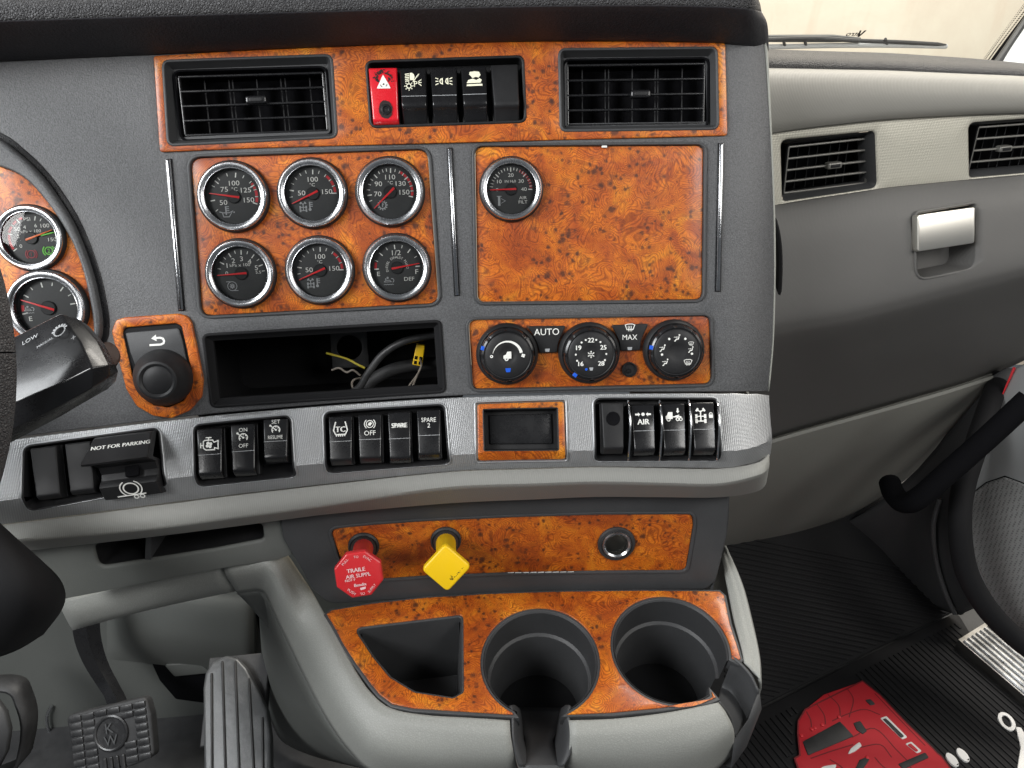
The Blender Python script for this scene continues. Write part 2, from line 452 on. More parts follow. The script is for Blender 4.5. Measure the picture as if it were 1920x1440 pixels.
# flat print (lettering, ticks, symbols): local metres, a hair above the surface, one shape above the next
TXT = {}
def txt(sv):
    if sv not in TXT:
        c = bpy.data.curves.new('lettering', 'FONT'); c.body = sv; c.resolution_u = 3
        o = bpy.data.objects.new('lettering', c); COL.objects.link(o)
        bpy.context.view_layer.update()
        me = o.evaluated_get(bpy.context.evaluated_depsgraph_get()).to_mesh()
        TXT[sv] = ([(v.co.x, v.co.y) for v in me.vertices], [tuple(p.vertices) for p in me.polygons])
        o.to_mesh_clear(); bpy.data.objects.remove(o); bpy.data.curves.remove(c)
    return TXT[sv]
class Print:
    def __init__(s, k=1.0, h=.00012): s.m = MB(); s.h = h; s.k = k
    def _h(s): s.h += 6e-6; return s.h
    def poly(s, P):
        P = ccw([(a*s.k, b*s.k) for a, b in P]); V, T = tri(P); h = s._h(); s.m.add([(p.x, p.y, h) for p in V], T); return s
    def stroke(s, P, w, closed=False):
        P = [(a*s.k, b*s.k) for a, b in P]; w *= s.k/2; h = s._h(); n = len(P); L, R = [], []
        for i in range(n):
            a = Vector(P[i-1] if (i or closed) else P[0]); b = Vector(P[i]); c = Vector(P[(i+1) % n] if (i < n-1 or closed) else P[-1])
            e1 = (b-a) if (b-a).length > 1e-9 else (c-b); e2 = (c-b) if (c-b).length > 1e-9 else e1
            e1 = e1.normalized(); e2 = e2.normalized(); m = Vector((-e1.y-e2.y, e1.x+e2.x)); m = m.normalized() if m.length > 1e-6 else Vector((-e1.y, e1.x))
            q = max(.45, m.dot(Vector((-e1.y, e1.x)))); L.append(b+m*w/q); R.append(b-m*w/q)
        s.m.strip([(p.x, p.y, h) for p in R], [(p.x, p.y, h) for p in L], closed); return s
    def ring(s, x, y, r, w, a0=0, a1=360, n=28):
        full = abs(a1-a0) >= 360; pts = [(x+r*math.sin(rad(a0+(a1-a0)*i/n)), y+r*math.cos(rad(a0+(a1-a0)*i/n))) for i in range(n if full else n+1)]
        return s.stroke(pts, w, full)
    def dot(s, x, y, r, n=20): return s.poly(circle(x, y, r, n))
    def tick(s, a, r0, r1, w, x=0, y=0): return s.stroke([(x+r0*math.sin(rad(a)), y+r0*math.cos(rad(a))), (x+r1*math.sin(rad(a)), y+r1*math.cos(rad(a)))], w)
    def text(s, t, x, y, size, rot=0, wide=1.0, bold=0, cap=True):
        V, Fc = txt(t)
        if not V: return s
        xs = [v[0] for v in V]; cx = (min(xs)+max(xs))/2; k = size/.70; cy = .35
        cr, sr = math.cos(rad(rot)), math.sin(rad(rot))
        for ox in ((0,) if not bold else (-bold, bold)):
            h = s._h(); out = []
            for a, b in V:
                u = (a-cx)*k*wide+ox; w = (b-cy)*k
                out.append(((x+u*cr-w*sr)*s.k, (y+u*sr+w*cr)*s.k, h))
            s.m.add(out, Fc)
        return s
    def arctext(s, t, r, a0, a1, size):
        for i, ch in enumerate(t):
            if ch == ' ': continue
            a = a0+(a1-a0)*i/(len(t)-1); s.text(ch, r*math.sin(rad(a)), r*math.cos(rad(a)), size, -a)
        return s
    def build(s, name, mat, parent, M=None):
        me = bpy.data.meshes.new(name); me.from_pydata([tuple(v) for v in s.m.v], [], s.m.f)
        bm = bmesh.new(); bm.from_mesh(me)
        for f in bm.faces:
            f.normal_update()
            if f.normal.z < 0: f.normal_flip()
        bm.to_mesh(me); bm.free(); me.materials.append(MATS[mat])
        o = bpy.data.objects.new(name, me); COL.objects.link(o); o.parent = parent
        if M is not None: o.matrix_local = M
        return o
def thing(name, label, cat, M=None, group=None):
    o = bpy.data.objects.new(name, None); COL.objects.link(o); o.empty_display_size = .02
    if M is not None: o.matrix_world = M
    o['label'] = label; o['category'] = cat
    if group: o['group'] = group
    return o
def tag(o, label, cat, group=None):
    o['label'] = label; o['category'] = cat
    if group: o['group'] = group
    return o
def link_copy(o, parent, M=None):
    c = o.copy(); COL.objects.link(c); c.parent = parent
    if M is not None: c.matrix_local = M
    return c
# ------------------------------------------------------------------ the faces of the dashboard
def gc(X): return .06*X-.125*X*X + (9.0*(X-.190)**2 if X > .190 else 0)
K1 = .445
MAIN = Surf(lambda X, Z: .626+gc(X)-gc(-.05)+K1*(Z-(CZ-.248)), K1)
def fit(surf, pts, deg=2):
    q = [surf.uv(*p) for p in pts]; return np.poly1d(np.polyfit([a for a, b in q], [b/surf.c for a, b in q], deg))
BND = [(-120, 845), (23, 823), (200, 801), (400, 778), (620, 759), (880, 743), (1147, 737), (1300, 736), (1380, 736)]
zb = fit(MAIN, BND)
def ymb(X): return MAIN.fn(X, float(zb(X)))
K2 = .80
STRIP = Surf(lambda X, Z: ymb(X)-.004+K2*(Z-float(zb(X))), K2)
CREASE = [(-120, 955), (43, 937), (312, 899), (363, 895), (559, 873), (604, 869), (847, 851), (870, 850), (1073, 845), (1240, 845), (1355, 846)]
zc = fit(STRIP, CREASE)
def ycr(X): return ymb(X)-.004+K2*(float(zc(X))-float(zb(X)))
K3 = -.02
STRIP = Surf(lambda X, Z: (ymb(X)-.004+K2*(Z-float(zb(X)))) if Z > float(zc(X)) else ycr(X)+K3*(Z-float(zc(X))), K2)
def dens(P, step=.006):
    out = []
    for i in range(len(P)):
        a = Vector(P[i][:2]); b = Vector(P[(i+1) % len(P)][:2]); n = max(1, int((b-a).length/step))
        out += [tuple(a.lerp(b, j/n)) for j in range(n)]
    return out
def vsurf(off, k=0.0): return Surf(lambda X, Z: ycr(X)+off+k*(Z-float(zc(X))), k)
YV = .552
VALVE = Surf(lambda X, Z: YV+gc(min(X, .19))-gc(0)+.22*(Z-(CZ-.5475)), .22)
TRAY = Surf(lambda X, Z: .535+.25*gc(min(X, .19))+7.1*(Z-(CZ-.601)), 7.1)
def ys(tab, x): return float(np.interp(x, [t[0] for t in tab], [t[1] for t in tab]))
def PX(surf, pts, r=0, h=0, seg=5):
    q = [surf.uv(x, y, h) for x, y in pts]
    return rnd(q, r, seg) if r else q
def CORN(surf, pts, h=0, prio='avg'): return frame4(*[surf.pix(x, y, h) for x, y in pts], prio)

dash = thing('dashboard', 'grey and black dashboard console with orange burl wood panels and silver strip', 'dashboard', Matrix.Translation((0, .6, CZ-.4)))
def D(mb, name, mat, label=None, parent=dash, **k):
    o = mb.build(name, mat, parent, **k)
    if parent is dash: o.matrix_parent_inverse = Matrix.Translation((0, -.6, -(CZ-.4)))
    if label: o['label'] = label
    return o
# openings in the upper face, in photograph pixels
VENT_L = [(308, 117), (621, 106), (631, 257), (318, 272)]
VENT_R = [(1049, 95), (1341, 92), (1344, 241), (1052, 245)]
BAY_TOP = [(688, 118), (979, 108), (984, 228), (697, 238)]
GAUGE = [(356, 296), (802, 280), (823, 569), (378, 593)]
BIGW = [(890, 275), (1320, 272), (1317, 562), (895, 567)]
RADIO = [(383, 629), (824, 603), (833, 733), (399, 761)]
CLIM = [(878, 600), (1331, 592), (1334, 720), (886, 730)]
mm = MAIN.map()
v_l = PX(MAIN, VENT_L, .005); v_r = PX(MAIN, VENT_R, .005); b_t = PX(MAIN, BAY_TOP, .005)
gp = PX(MAIN, GAUGE, .009); bw = PX(MAIN, BIGW, .007); rs = PX(MAIN, RADIO, .004); cl = PX(MAIN, CLIM, .007)
outl = PX(MAIN, [(-260, 40), (200, 60), (700, 45), (1100, 40), (1428, 48), (1436, 100), (1446, 250), (1452, 400), (1453, 520), (1450, 640), (1441, 734)]
          + [(1380, 735), (1300, 735), (1147, 735), (1000, 738), (880, 741), (750, 748), (620, 757), (500, 767), (400, 776), (300, 787), (200, 799), (110, 810), (23, 821), (-120, 842), (-260, 860)])
m = MB().slab(outl, [v_l, v_r, b_t, gp, bw, rs, cl], -.012, 0, .0015, mm, .02, hbev=.0014)
D(m, 'console_face', 'charcoal')
# wood pieces of the upper face
bez = PX(MAIN, [(289, 106), (440, 97), (600, 90), (820, 82), (1017, 79), (1200, 79), (1359, 82), (1363, 255), (1050, 263), (633, 274), (460, 279), (301, 286)], [.003, 0, 0, 0, 0, 0, .003, .003, 0, 0, 0, .003])
D(MB().slab(bez, [v_l, v_r, b_t], -.001, .0022, .0008, mm, .03), 'bezel_wood', 'burl_wood', 'long burl wood bezel framing two air vents and the hazard switch row')
for nm, P, lab in (('gauge_wood', gp, 'burl wood panel carrying six round gauges'), ('blank_wood', bw, 'large burl wood panel with one round gauge in its corner'), ('climate_wood', cl, 'narrow burl wood panel around three climate dials')):
    D(MB().slab(inset(ccw(P), .0004), [], -.006, -.0012, .0003, mm, .02), nm, 'burl_wood', lab)
    fr = ccw(P); D(MB().slab(inset(fr, -.0026), [inset(fr, -.0002)], -.002, .0018, .0008, mm), 'panel_lip', 'charcoal_smooth')
m = MB(); q = MAIN.frame(1133, 275, .001, .0012); m.box((0, 0, 0), (.0045, .0016, .0012), q)
D(m, 'panel_clip', 'clip_white', 'tiny white clip at the top of the blank wood panel')
# worn chips along the wood edge
# recesses behind the openings
D(MB().well(b_t, .0022, -.016, mm, .0005, .0016), 'switch_bay', 'black_satin')
for P in (v_l, v_r):
    D(MB().well(P, .0022, -.020, mm, .003, .0016, floor=False, steps=[(.0035, -.006), (.006, -.0062)]), 'vent_recess', 'charcoal_smooth')
D(MB().well(rs, .0008, -.15, mm, -.01, .0018, steps=[(.0045, -.004), (.0045, -.009), (-.02, -.010)]), 'radio_slot', 'black_matte', 'empty black radio slot with loose wiring inside')
# polished strips between the panels
for a, b, w in (((316, 298), (341, 583), .0056), ((843, 277), (857, 555), .0050), ((1351.5, 268), (1345.5, 547), .0052)):
    A, B = Vector(MAIN.uv(*a)), Vector(MAIN.uv(*b)); d = (B-A).normalized(); nn = Vector((-d.y, d.x))
    P = [tuple(A+nn*w/2), tuple(A-nn*w/2), tuple(B-nn*w/2), tuple(B+nn*w/2)]
    D(MB().slab(P, [], -.001, .0008, .0003, mm, .02), 'strip_base', 'black_gloss')
    w2 = w*.30; P = [tuple(A+nn*w2+d*.0008), tuple(A-nn*w2+d*.0008), tuple(B-nn*w2-d*.0008), tuple(B+nn*w2-d*.0008)]
    D(MB().slab(P, [], .0007, .0030, .0012, mm, .02), 'chrome_strip', 'chrome')
# hood over the dashboard
def hood_row(pts, off): return [Surf(lambda X, Z, o=off: MAIN.fn(X, CZ+.11)+o, 0).pix(x, y) for x, y in pts]
hx = [-260, 0, 200, 420, 633, 850, 1060, 1240, 1360]
low = [(-260, 124), (0, 115), (200, 106), (633, 88), (1017, 78), (1200, 78), (1360, 82), (1440, 97)]
lip = [(-260, 44), (0, 36), (300, 26), (633, 17), (950, 8), (1200, 6), (1340, 8), (1440, 16)]
rows = [[atY(x, ys(low, x)+1, MAIN.pix(x, ys(low, x)).y-.0005) for x in hx],
        [atY(x, ys(low, x)*.70+ys(lip, x)*.30, MAIN.pix(x, ys(low, x)).y-.020) for x in hx],
        [atY(x, ys(low, x)*.25+ys(lip, x)*.75, MAIN.pix(x, ys(low, x)).y-.042) for x in hx],
        [atY(x, ys(lip, x)+3, MAIN.pix(x, ys(low, x)).y-.050) for x in hx]]
tip = [(1441, 96, 0), (1441, 70, -.012), (1438, 42, -.028), (1428, 22, -.034)]
for r, (x, y, o) in zip(rows, tip):
    r.append(atY(1408, (r[-1] and proj(r[-1])[1])*.55+y*.45, r[-1].y+.003)); r.append(atY(x, y, MAIN.pix(1432, 90).y+o+.012))
D(MB().loft(rows, 4, 4), 'hood_underside', 'hood_black', solid=.004)
top = [rows[3], [p+Vector((0, .002, .010)) for p in rows[3]], [p+Vector((0, .018, .021)) for p in rows[3]], [p+Vector((0, .07, .030)) for p in rows[3]], [p+Vector((0, .30, .034)) for p in rows[3]]]
for r, dz in zip(top[1:], (.004, .012, .022, .03)):
    r[-1] = r[-1]+Vector((-.001, .004, -dz)); r[-2] = r[-2]+Vector((0, 0, -dz*.35))
D(MB().loft(top, 4, 4), 'hood_top', 'leather_black', solid=.004)
# right flank of the console, running forward to the windscreen
edge = [(1428, 30), (1438, 97), (1446, 250), (1452, 400), (1453, 520), (1450, 640), (1442, 734)]
E0 = [MAIN.pix(x, y) for x, y in edge]
rows = [E0, [p+Vector((.004, .012, 0)) for p in E0], [p+Vector((.012, .05, 0)) for p in E0], [p+Vector((.036, .20, 0)) for p in E0]]
D(MB().loft(rows, 4, 3), 'side_panel', 'plain_grey', solid=.003)
# ---- silver strip with the switch rows
BAY_A = [(46, 838), (297, 803), (314, 909), (56, 957)]; BAY_B = [(364, 798), (544, 780), (556, 892), (374, 911)]
BAY_C = [(608, 774), (833, 759), (843, 868), (616, 886)]; CUBBY = [(892, 756), (1059, 751), (1062, 862), (895, 865)]
BAY_E = [(1114, 748), (1345, 748), (1348, 862), (1116, 863)]
sm = STRIP.map()
bA, bB, bC, bE = [PX(STRIP, P, .006) for P in (BAY_A, BAY_B, BAY_C, BAY_E)]; bD = PX(STRIP, CUBBY, .002)
top_e = [(-260, 862), (-120, 845), (23, 824), (110, 813), (200, 802), (300, 790), (400, 779), (500, 770), (620, 760), (750, 751), (880, 744), (1000, 741), (1147, 738), (1300, 737), (1380, 737), (1420, 738), (1443, 741)]
rB = [(-260, 1016), (0, 985), (150, 966), (300, 946), (450, 927), (600, 910), (766, 892), (870, 883), (1116, 876), (1346, 879), (1443, 866)]
bot_e = [(1446, 790), (1446, 850)] + [(x, ys(rB, x)) for x in (1440, 1400, 1346, 1230, 1116, 1000, 870, 766, 690, 600, 520, 450, 380, 300, 220, 150, 75, 0, -120, -260)]
bA, bB, bC, bD, bE = [dens(P) for P in (bA, bB, bC, bD, bE)]
cr_pts = [(X, float(zc(X))*STRIP.c) for X in np.arange(-.60, .235, .004)]
D(MB().slab(dens(PX(STRIP, top_e+bot_e), .01), [bA, bB, bC, bD, bE], -.006, 0, .0012, sm, .02, hbev=.001, extra=cr_pts), 'silver_strip', 'silver_weave')
for P in (bA, bB, bC, bE):
    D(MB().well(P, .0004, -.017, sm, .0005, .0014), 'switch_bay', 'black_satin')
    fr = ccw(P); D(MB().slab(inset(fr, -.0022), [inset(fr, -.0008)], -.001, .0012, .0006, sm), 'bay_rim', 'rim_silver')
fr = ccw(bD); D(MB().slab(inset(fr, -.0018), [inset(fr, -.0002)], -.001, .0014, .0006, sm), 'bay_rim', 'rim_silver')
# nose band below the crease: silver hatch, then warm grey, then the underside
def band(pts, off, k=0): S = vsurf(off, k); return [S.pix(x, y) for x, y in pts]
X0 = [-260, 0, 150, 300, 450, 600, 766, 870, 1000, 1116, 1240, 1340, 1405]
rC = [(-260, 1040), (0, 1012), (150, 1000), (300, 985), (450, 965), (600, 945), (766, 920), (870, 909), (1116, 901), (1340, 905), (1420, 890)]
rD = [(-260, 1062), (0, 1032), (150, 1016), (300, 999), (450, 980), (600, 960), (766, 944), (870, 936), (1116, 926), (1340, 927), (1420, 918)]
def row(tab, S, xs, h=0): return [S.pix(x, ys(tab, x)) for x in xs]
def bulge(S, xs, tab, end): 
    r = row(tab, S, xs); return r+end(r[-1])
def corner(dz): return lambda p: [p+Vector((.016, .010, 0)), p+Vector((.022, .030, 0)), p+Vector((.026, .09, 0)), p+Vector((.03, .20, 0))]
r2 = row(rB, STRIP, X0); r3 = row(rC, vsurf(-.006, 0), X0); r4 = row(rD, vsurf(.010), X0); r5 = [p+Vector((0, .035, .006)) for p in r4]
def nose(rows, mat, nm, sv):
    rr = [list(r)+corner(0)(r[-1]) for r in rows]
    D(MB().loft(rr, 4, sv), nm, mat, solid=.003)
r3a = [a.lerp(b, .92)+Vector((0, -.0006, 0)) for a, b in zip(r2, r3)]; r3b = [a.lerp(b, .10) for a, b in zip(r3, r4)]
nose([r2, r3a, r3, r3b, r4, r5], 'grey_weave', 'nose_band', 1)
# ---- instrument cluster at the left: groove, surround and wood
gro_o = [(-260, 190), (-120, 200), (0, 248), (42, 277), (80, 312), (112, 352), (145, 404), (165, 447), (181, 491), (192, 528), (199, 561), (204, 590), (205, 615), (200, 640), (180, 660), (120, 672), (-260, 690)]
wood_o = [(-260, 262), (-120, 272), (0, 312), (35, 326), (66, 350), (103, 396), (133, 445), (148, 478), (159, 511), (170, 558), (177, 602), (176, 640), (160, 652), (120, 660), (-260, 676)]
go = sm2(PX(MAIN, gro_o), 3); gi = inset(ccw(go), .0045)
D(MB().slab(go, [], -.001, .0008, .0003, mm, .03), 'cluster_groove', 'black_gloss', 'curved black groove around the instrument cluster')
wo = sm2(PX(MAIN, wood_o, h=.004), 3)
D(MB().slab(gi, [wo], 0, .0075, .003, mm, .03, hbev=.002), 'cluster_surround', 'charcoal')
D(MB().slab(inset(ccw(wo), .0002), [], -.001, .0040, .0004, mm, .03), 'cluster_wood', 'burl_wood', 'burl wood behind the two large gauges of the cluster')
# ---- valve panel under the nose, and the storage pocket left of it
vm = VALVE.map()
VW = [(619, 992), (700, 984), (800, 977), (954, 970), (1120, 965), (1299, 964), (1300, 985), (1286, 1070), (1120, 1071), (954, 1074), (800, 1080), (652, 1091)]
vw = PX(VALVE, VW, [.007, 0, 0, 0, 0, .007, 0, .007, 0, 0, 0, .007])
SUR = [(520, 940), (620, 925), (840, 905), (1100, 905), (1369, 915), (1364, 1000), (1342, 1090), (1325, 1106), (1180, 1107), (1041, 1110), (900, 1116), (760, 1124), (617, 1134), (585, 1105), (560, 1060), (530, 1010)]
su = PX(VALVE, SUR, [0, 0, 0, 0, 0, 0, .004, .01, 0, 0, 0, 0, .02, .02, .02, .02])
D(MB().slab(su, [vw], -.012, 0, .002, vm, .03, hbev=.0008), 'valve_panel', 'charcoal_smooth')
hs = [circle(*VALVE.uv(px_, py_), r_, 32) for px_, py_, r_ in ((1156, 1020, .0135), (682, 1024, .0110), (836, 1013, .0110))]
D(MB().slab(inset(ccw(vw), .0004), hs, -.006, -.0006, .0003, vm, .03), 'valve_wood', 'burl_wood', 'long burl wood panel behind the red and yellow knobs')
fr = ccw(vw); D(MB().slab(inset(fr, -.0030), [inset(fr, -.0004)], -.001, .0011, .0005, vm), 'panel_lip', 'charcoal_smooth')
ve = [VALVE.pix(x, y, -.002) for x, y in ((1368, 918), (1363, 1000), (1341, 1090), (1334, 1120), (1325, 1180))]
D(MB().loft([ve, [p+Vector((.003, .03, 0)) for p in ve], [p+Vector((.02, .25, 0)) for p in ve]], 4, 3), 'valve_side', 'charcoal_smooth', solid=.003)
chip = Print(1, .0004)
random.seed(3)
for i in range(9):
    a = VALVE.uv(958+i*14, 1073-(i*.15)); chip.poly([(a[0]-.0035, a[1]-.0002-random.random()*.0006), (a[0]+.0032, a[1]-.0002-random.random()*.0008), (a[0]+.003, a[1]+.0006*random.random()+.0002), (a[0]-.003, a[1]+.0003)])
mb = MB(); mb.v = [vm(v.x, v.y, v.z) for v in chip.m.v]; mb.f = chip.m.f
D(mb, 'edge_chip', 'clip_white', 'row of white chips along the lower edge of the wood')
low_o = [(-260, 1040), (0, 1000), (300, 972), (520, 945), (545, 1000), (548, 1040), (520, 1050), (416, 1066), (112, 1125), (60, 1085), (7, 1040), (-40, 1030), (-260, 1080)]
LOWP = Surf(lambda X, Z: VALVE.fn(X, Z)+.004, .22)
lm = LOWP.map(); slot = PX(LOWP, [(174, 1020), (491, 982), (495, 1012), (400, 1030), (186, 1064)], [.008, .005, .005, 0, .008])
D(MB().slab(PX(LOWP, low_o), [slot], -.012, 0, .001, lm, .03, hbev=.003), 'lower_panel', 'foot_grey')
D(MB().well(slot, -.003, -.07, lm, .004), 'storage_pocket', 'black_satin', 'dark open storage pocket with an upright divider')
A = LOWP.pix(279, 994, -.001); B = LOWP.pix(275, 1063, -.001)
D(MB().add([A+Vector((-.0025, 0, 0)), A+Vector((.0025, 0, 0)), B+Vector((.004, 0, 0)), B+Vector((-.002, 0, 0))] + [A+Vector((-.0025, .06, 0)), A+Vector((.0025, .06, 0)), B+Vector((.004, .06, 0)), B+Vector((-.002, .06, 0))],
    [(0, 1, 2, 3), (4, 7, 6, 5), (0, 4, 5, 1), (1, 5, 6, 2), (2, 6, 7, 3), (3, 7, 4, 0)]), 'pocket_divider', 'charcoal_smooth')
# ------------------------------------------------------------------ symbols (unit about 1 across, centred)
def sy_thermo(P, x, y, s):
    P.stroke([(x, y-.35*s), (x, y+.5*s)], .14*s).dot(x, y-.38*s, .17*s)
    for i in range(3): P.stroke([(x+.08*s, y+.42*s-i*.22*s), (x+.34*s, y+.42*s-i*.22*s)], .09*s)
def sy_axle(P, x, y, s, tri_=True):
    P.stroke([(x, y-.45*s), (x, y+.38*s)], .09*s); P.stroke([(x-.33*s, y-.42*s), (x+.33*s, y-.42*s)], .08*s); P.stroke([(x-.33*s, y-.05*s), (x+.33*s, y-.05*s)], .08*s)
    for sx in (-1, 1):
        for yy in (-.42, -.05):
            P.poly([(x+sx*.34*s-.09*s, y+yy*s-.16*s), (x+sx*.34*s+.09*s, y+yy*s-.16*s), (x+sx*.34*s+.09*s, y+yy*s+.16*s), (x+sx*.34*s-.09*s, y+yy*s+.16*s)])
        P.stroke([(x, y+.3*s), (x+sx*.24*s, y+.44*s)], .08*s); P.stroke([(x+sx*.18*s, y+.56*s), (x+sx*.34*s, y+.34*s)], .15*s)
def sy_oil(P, x, y, s):
    P.stroke([(x-.6*s, y+.05*s), (x-.35*s, y-.02*s), (x-.25*s, y-.42*s), (x+.25*s, y-.42*s), (x+.6*s, y+.1*s), (x+.3*s, y-.05*s), (x-.3*s, y-.05*s)], .08*s); P.dot(x+.72*s, y-.02*s, .07*s)
    P.stroke([(x, y-.25*s), (x, y+.55*s)], .12*s)
    for i in range(3): P.stroke([(x+.06*s, y+.5*s-i*.18*s), (x+.3*s, y+.5*s-i*.18*s)], .08*s)
def sy_gear(P, x, y, s):
    P.ring(x, y, .36*s, .1*s)
    for i in range(12): P.tick(i*30, .40*s, .54*s, .12*s, x, y)
    P.stroke([(x, y-.2*s), (x, y+.26*s)], .1*s); P.stroke([(x, y+.2*s), (x+.16*s, y+.2*s)], .07*s); P.stroke([(x, y+.05*s), (x+.16*s, y+.05*s)], .07*s)
def sy_turbo(P, x, y, s):
    for i in range(8): P.tick(i*45, 0.05*s, .26*s, .09*s, x, y)
    P.ring(x, y, .44*s, .07*s, -60, 130); P.ring(x, y, .44*s, .07*s, 120, 300)
    P.stroke([(x-.15*s, y+.45*s), (x-.55*s, y+.45*s)], .07*s); P.stroke([(x+.15*s, y-.45*s), (x+.55*s, y-.45*s)], .07*s)
def sy_def(P, x, y, s):
    P.stroke([(x-.5*s, y-.1*s), (x-.3*s, y+.08*s), (x+.15*s, y+.08*s), (x+.3*s, y-.1*s), (x-.5*s, y-.1*s)], .07*s); P.dot(x-.08*s, y+.35*s, .12*s); P.dot(x-.3*s, y+.22*s, .08*s)
    P.ring(x+.38*s, y+.05*s, .22*s, .08*s, -20, 160); P.stroke([(x-.55*s+i*.14*s, y-.42*s+(.06*s if i % 2 else 0)) for i in range(9)], .06*s)
def sy_filter(P, x, y, s):
    P.poly([(x-.3*s, y-.5*s), (x-.05*s, y-.5*s), (x-.05*s, y+.5*s), (x-.3*s, y+.5*s)]); P.stroke([(x+.05*s, y+.25*s), (x+.5*s, y), (x+.05*s, y-.25*s)], .05*s); P.stroke([(x-.42*s, y+.5*s), (x+.1*s, y+.5*s)], .06*s)
def sy_hazard(P, x, y, s): P.poly(rnd([(x-.5*s, y-.45*s), (x+.5*s, y-.45*s), (x, y+.5*s)], .05*s*1))
def sy_lights(P, x, y, s):
    for i in range(5): P.stroke([(x-.5*s, y+.46*s-i*.11*s), (x-.24*s, y+.50*s-i*.11*s)], .06*s)
    P.poly([(x-.2*s, y+.55*s), (x-.05*s, y+.55*s), (x+.07*s, y+.45*s), (x+.1*s, y+.27*s), (x+.04*s, y+.1*s), (x-.2*s, y+.08*s)])
    P.stroke([(x+.38*s, y+.48*s), (x-.02*s, y-.02*s)], .06*s); P.ring(x-.28*s, y-.28*s, .14*s, .06*s)
    for i in range(8): P.tick(i*45, .2*s, .29*s, .05*s, x-.28*s, y-.28*s)
    P.text('P', x+.15*s, y-.15*s, .36*s)
    for a in (-.14, 0, .14): P.stroke([(x+.32*s, y-.08*s+a*.4*s), (x+.52*s, y-.08*s+a*1.4*s)], .05*s)
def sy_park(P, x, y, s):
    for k in (-1, 1):
        P.stroke([(x+k*.12*s, y+.2*s), (x+k*.12*s, y-.2*s), (x+k*.24*s, y-.16*s), (x+k*.31*s, y), (x+k*.24*s, y+.16*s)] if k < 0 else [(x+.12*s, y), (x+.2*s, y+.17*s), (x+.3*s, y+.2*s), (x+.3*s, y-.2*s), (x+.2*s, y-.17*s)], .08*s, True)
        for a in (-.22, 0, .22): P.stroke([(x+k*.42*s, y+a*.75*s), (x+k*.64*s, y+a*1.2*s)], .07*s)
def sy_mirror(P, x, y, s):
    P.poly([(x-.32*s, y+.30*s), (x-.28*s, y+.48*s), (x+.05*s, y+.52*s), (x+.36*s, y+.48*s), (x+.44*s, y+.25*s), (x+.30*s, y+.08*s), (x+.1*s, y+.14*s), (x-.1*s, y+.05*s), (x-.2*s, y+.18*s)])
    P.poly([(x-.52*s, y-.28*s), (x-.4*s, y-.06*s), (x-.1*s, y+.02*s), (x+.15*s, y-.08*s), (x+.36*s, y+.04*s), (x+.52*s, y-.08*s), (x+.42*s, y-.26*s)])
    P.stroke([(x-.52*s, y-.42*s), (x+.54*s, y-.40*s)], .13*s)
def sy_fan(P, x, y, s):
    P.stroke([(x-.36*s, y+.18*s), (x-.36*s, y-.22*s), (x-.2*s, y-.34*s), (x+.3*s, y-.34*s), (x+.3*s, y-.22*s), (x+.52*s, y-.3*s), (x+.52*s, y+.2*s), (x+.28*s, y+.12*s), (x+.2*s, y+.26*s), (x-.28*s, y+.26*s)], .07*s, True)
    P.stroke([(x-.22*s, y+.42*s), (x+.14*s, y+.42*s)], .07*s); P.stroke([(x-.04*s, y+.28*s), (x-.04*s, y+.42*s)], .07*s); P.stroke([(x-.52*s, y+.12*s), (x-.52*s, y-.2*s)], .07*s); P.stroke([(x-.52*s, y-.04*s), (x-.38*s, y-.04*s)], .06*s)
    for i in range(4):
        a = rad(i*90+30); P.poly(circle(x-.02*s+.12*s*math.cos(a), y-.03*s+.12*s*math.sin(a), .10*s, 10))
def sy_cruise(P, x, y, s):
    P.ring(x, y, .40*s, .1*s, -130, 130)
    for i in range(-2, 3): P.tick(i*50, .24*s, .36*s, .1*s, x, y)
    P.dot(x, y, .1*s); P.stroke([(x, y), (x-.3*s, y+.24*s)], .09*s); P.dot(x-.55*s, y+.46*s, .11*s); P.stroke([(x-.5*s, y+.42*s), (x-.36*s, y+.3*s)], .1*s)
def sy_tc(P, x, y, s):
    P.stroke([(x-.34*s, y+.55*s), (x-.44*s, y+.2*s), (x-.5*s, y-.1*s), (x-.34*s, y-.40*s)], .09*s); P.stroke([(x+.34*s, y+.55*s), (x+.44*s, y+.2*s), (x+.5*s, y-.1*s), (x+.34*s, y-.40*s)], .09*s)
    P.stroke([(x-.36*s, y-.40*s), (x+.36*s, y-.40*s)], .1*s)
    for i in range(5): P.stroke([(x-.3*s+i*.15*s, y-.44*s), (x-.3*s+i*.15*s, y-.54*s)], .07*s)
    P.text('TC', x, y, .40*s, bold=.02*s)
def sy_brake(P, x, y, s):
    P.ring(x, y, .34*s, .08*s); P.ring(x, y, .52*s, .08*s, 40, 140); P.ring(x, y, .52*s, .08*s, 220, 320)
    P.poly([(x-.2*s, y-.1*s), (x+.05*s, y-.2*s), (x+.2*s, y+.05*s), (x+.1*s, y+.2*s), (x-.12*s, y+.12*s)])
def sy_air(P, x, y, s):
    P.dot(x, y, .13*s)
    for k in (-1, 1): P.poly([(x+k*.22*s, y), (x+k*.38*s, y+.16*s), (x+k*.38*s, y+.07*s), (x+k*.62*s, y+.07*s), (x+k*.62*s, y-.07*s), (x+k*.38*s, y-.07*s), (x+k*.38*s, y-.16*s)])
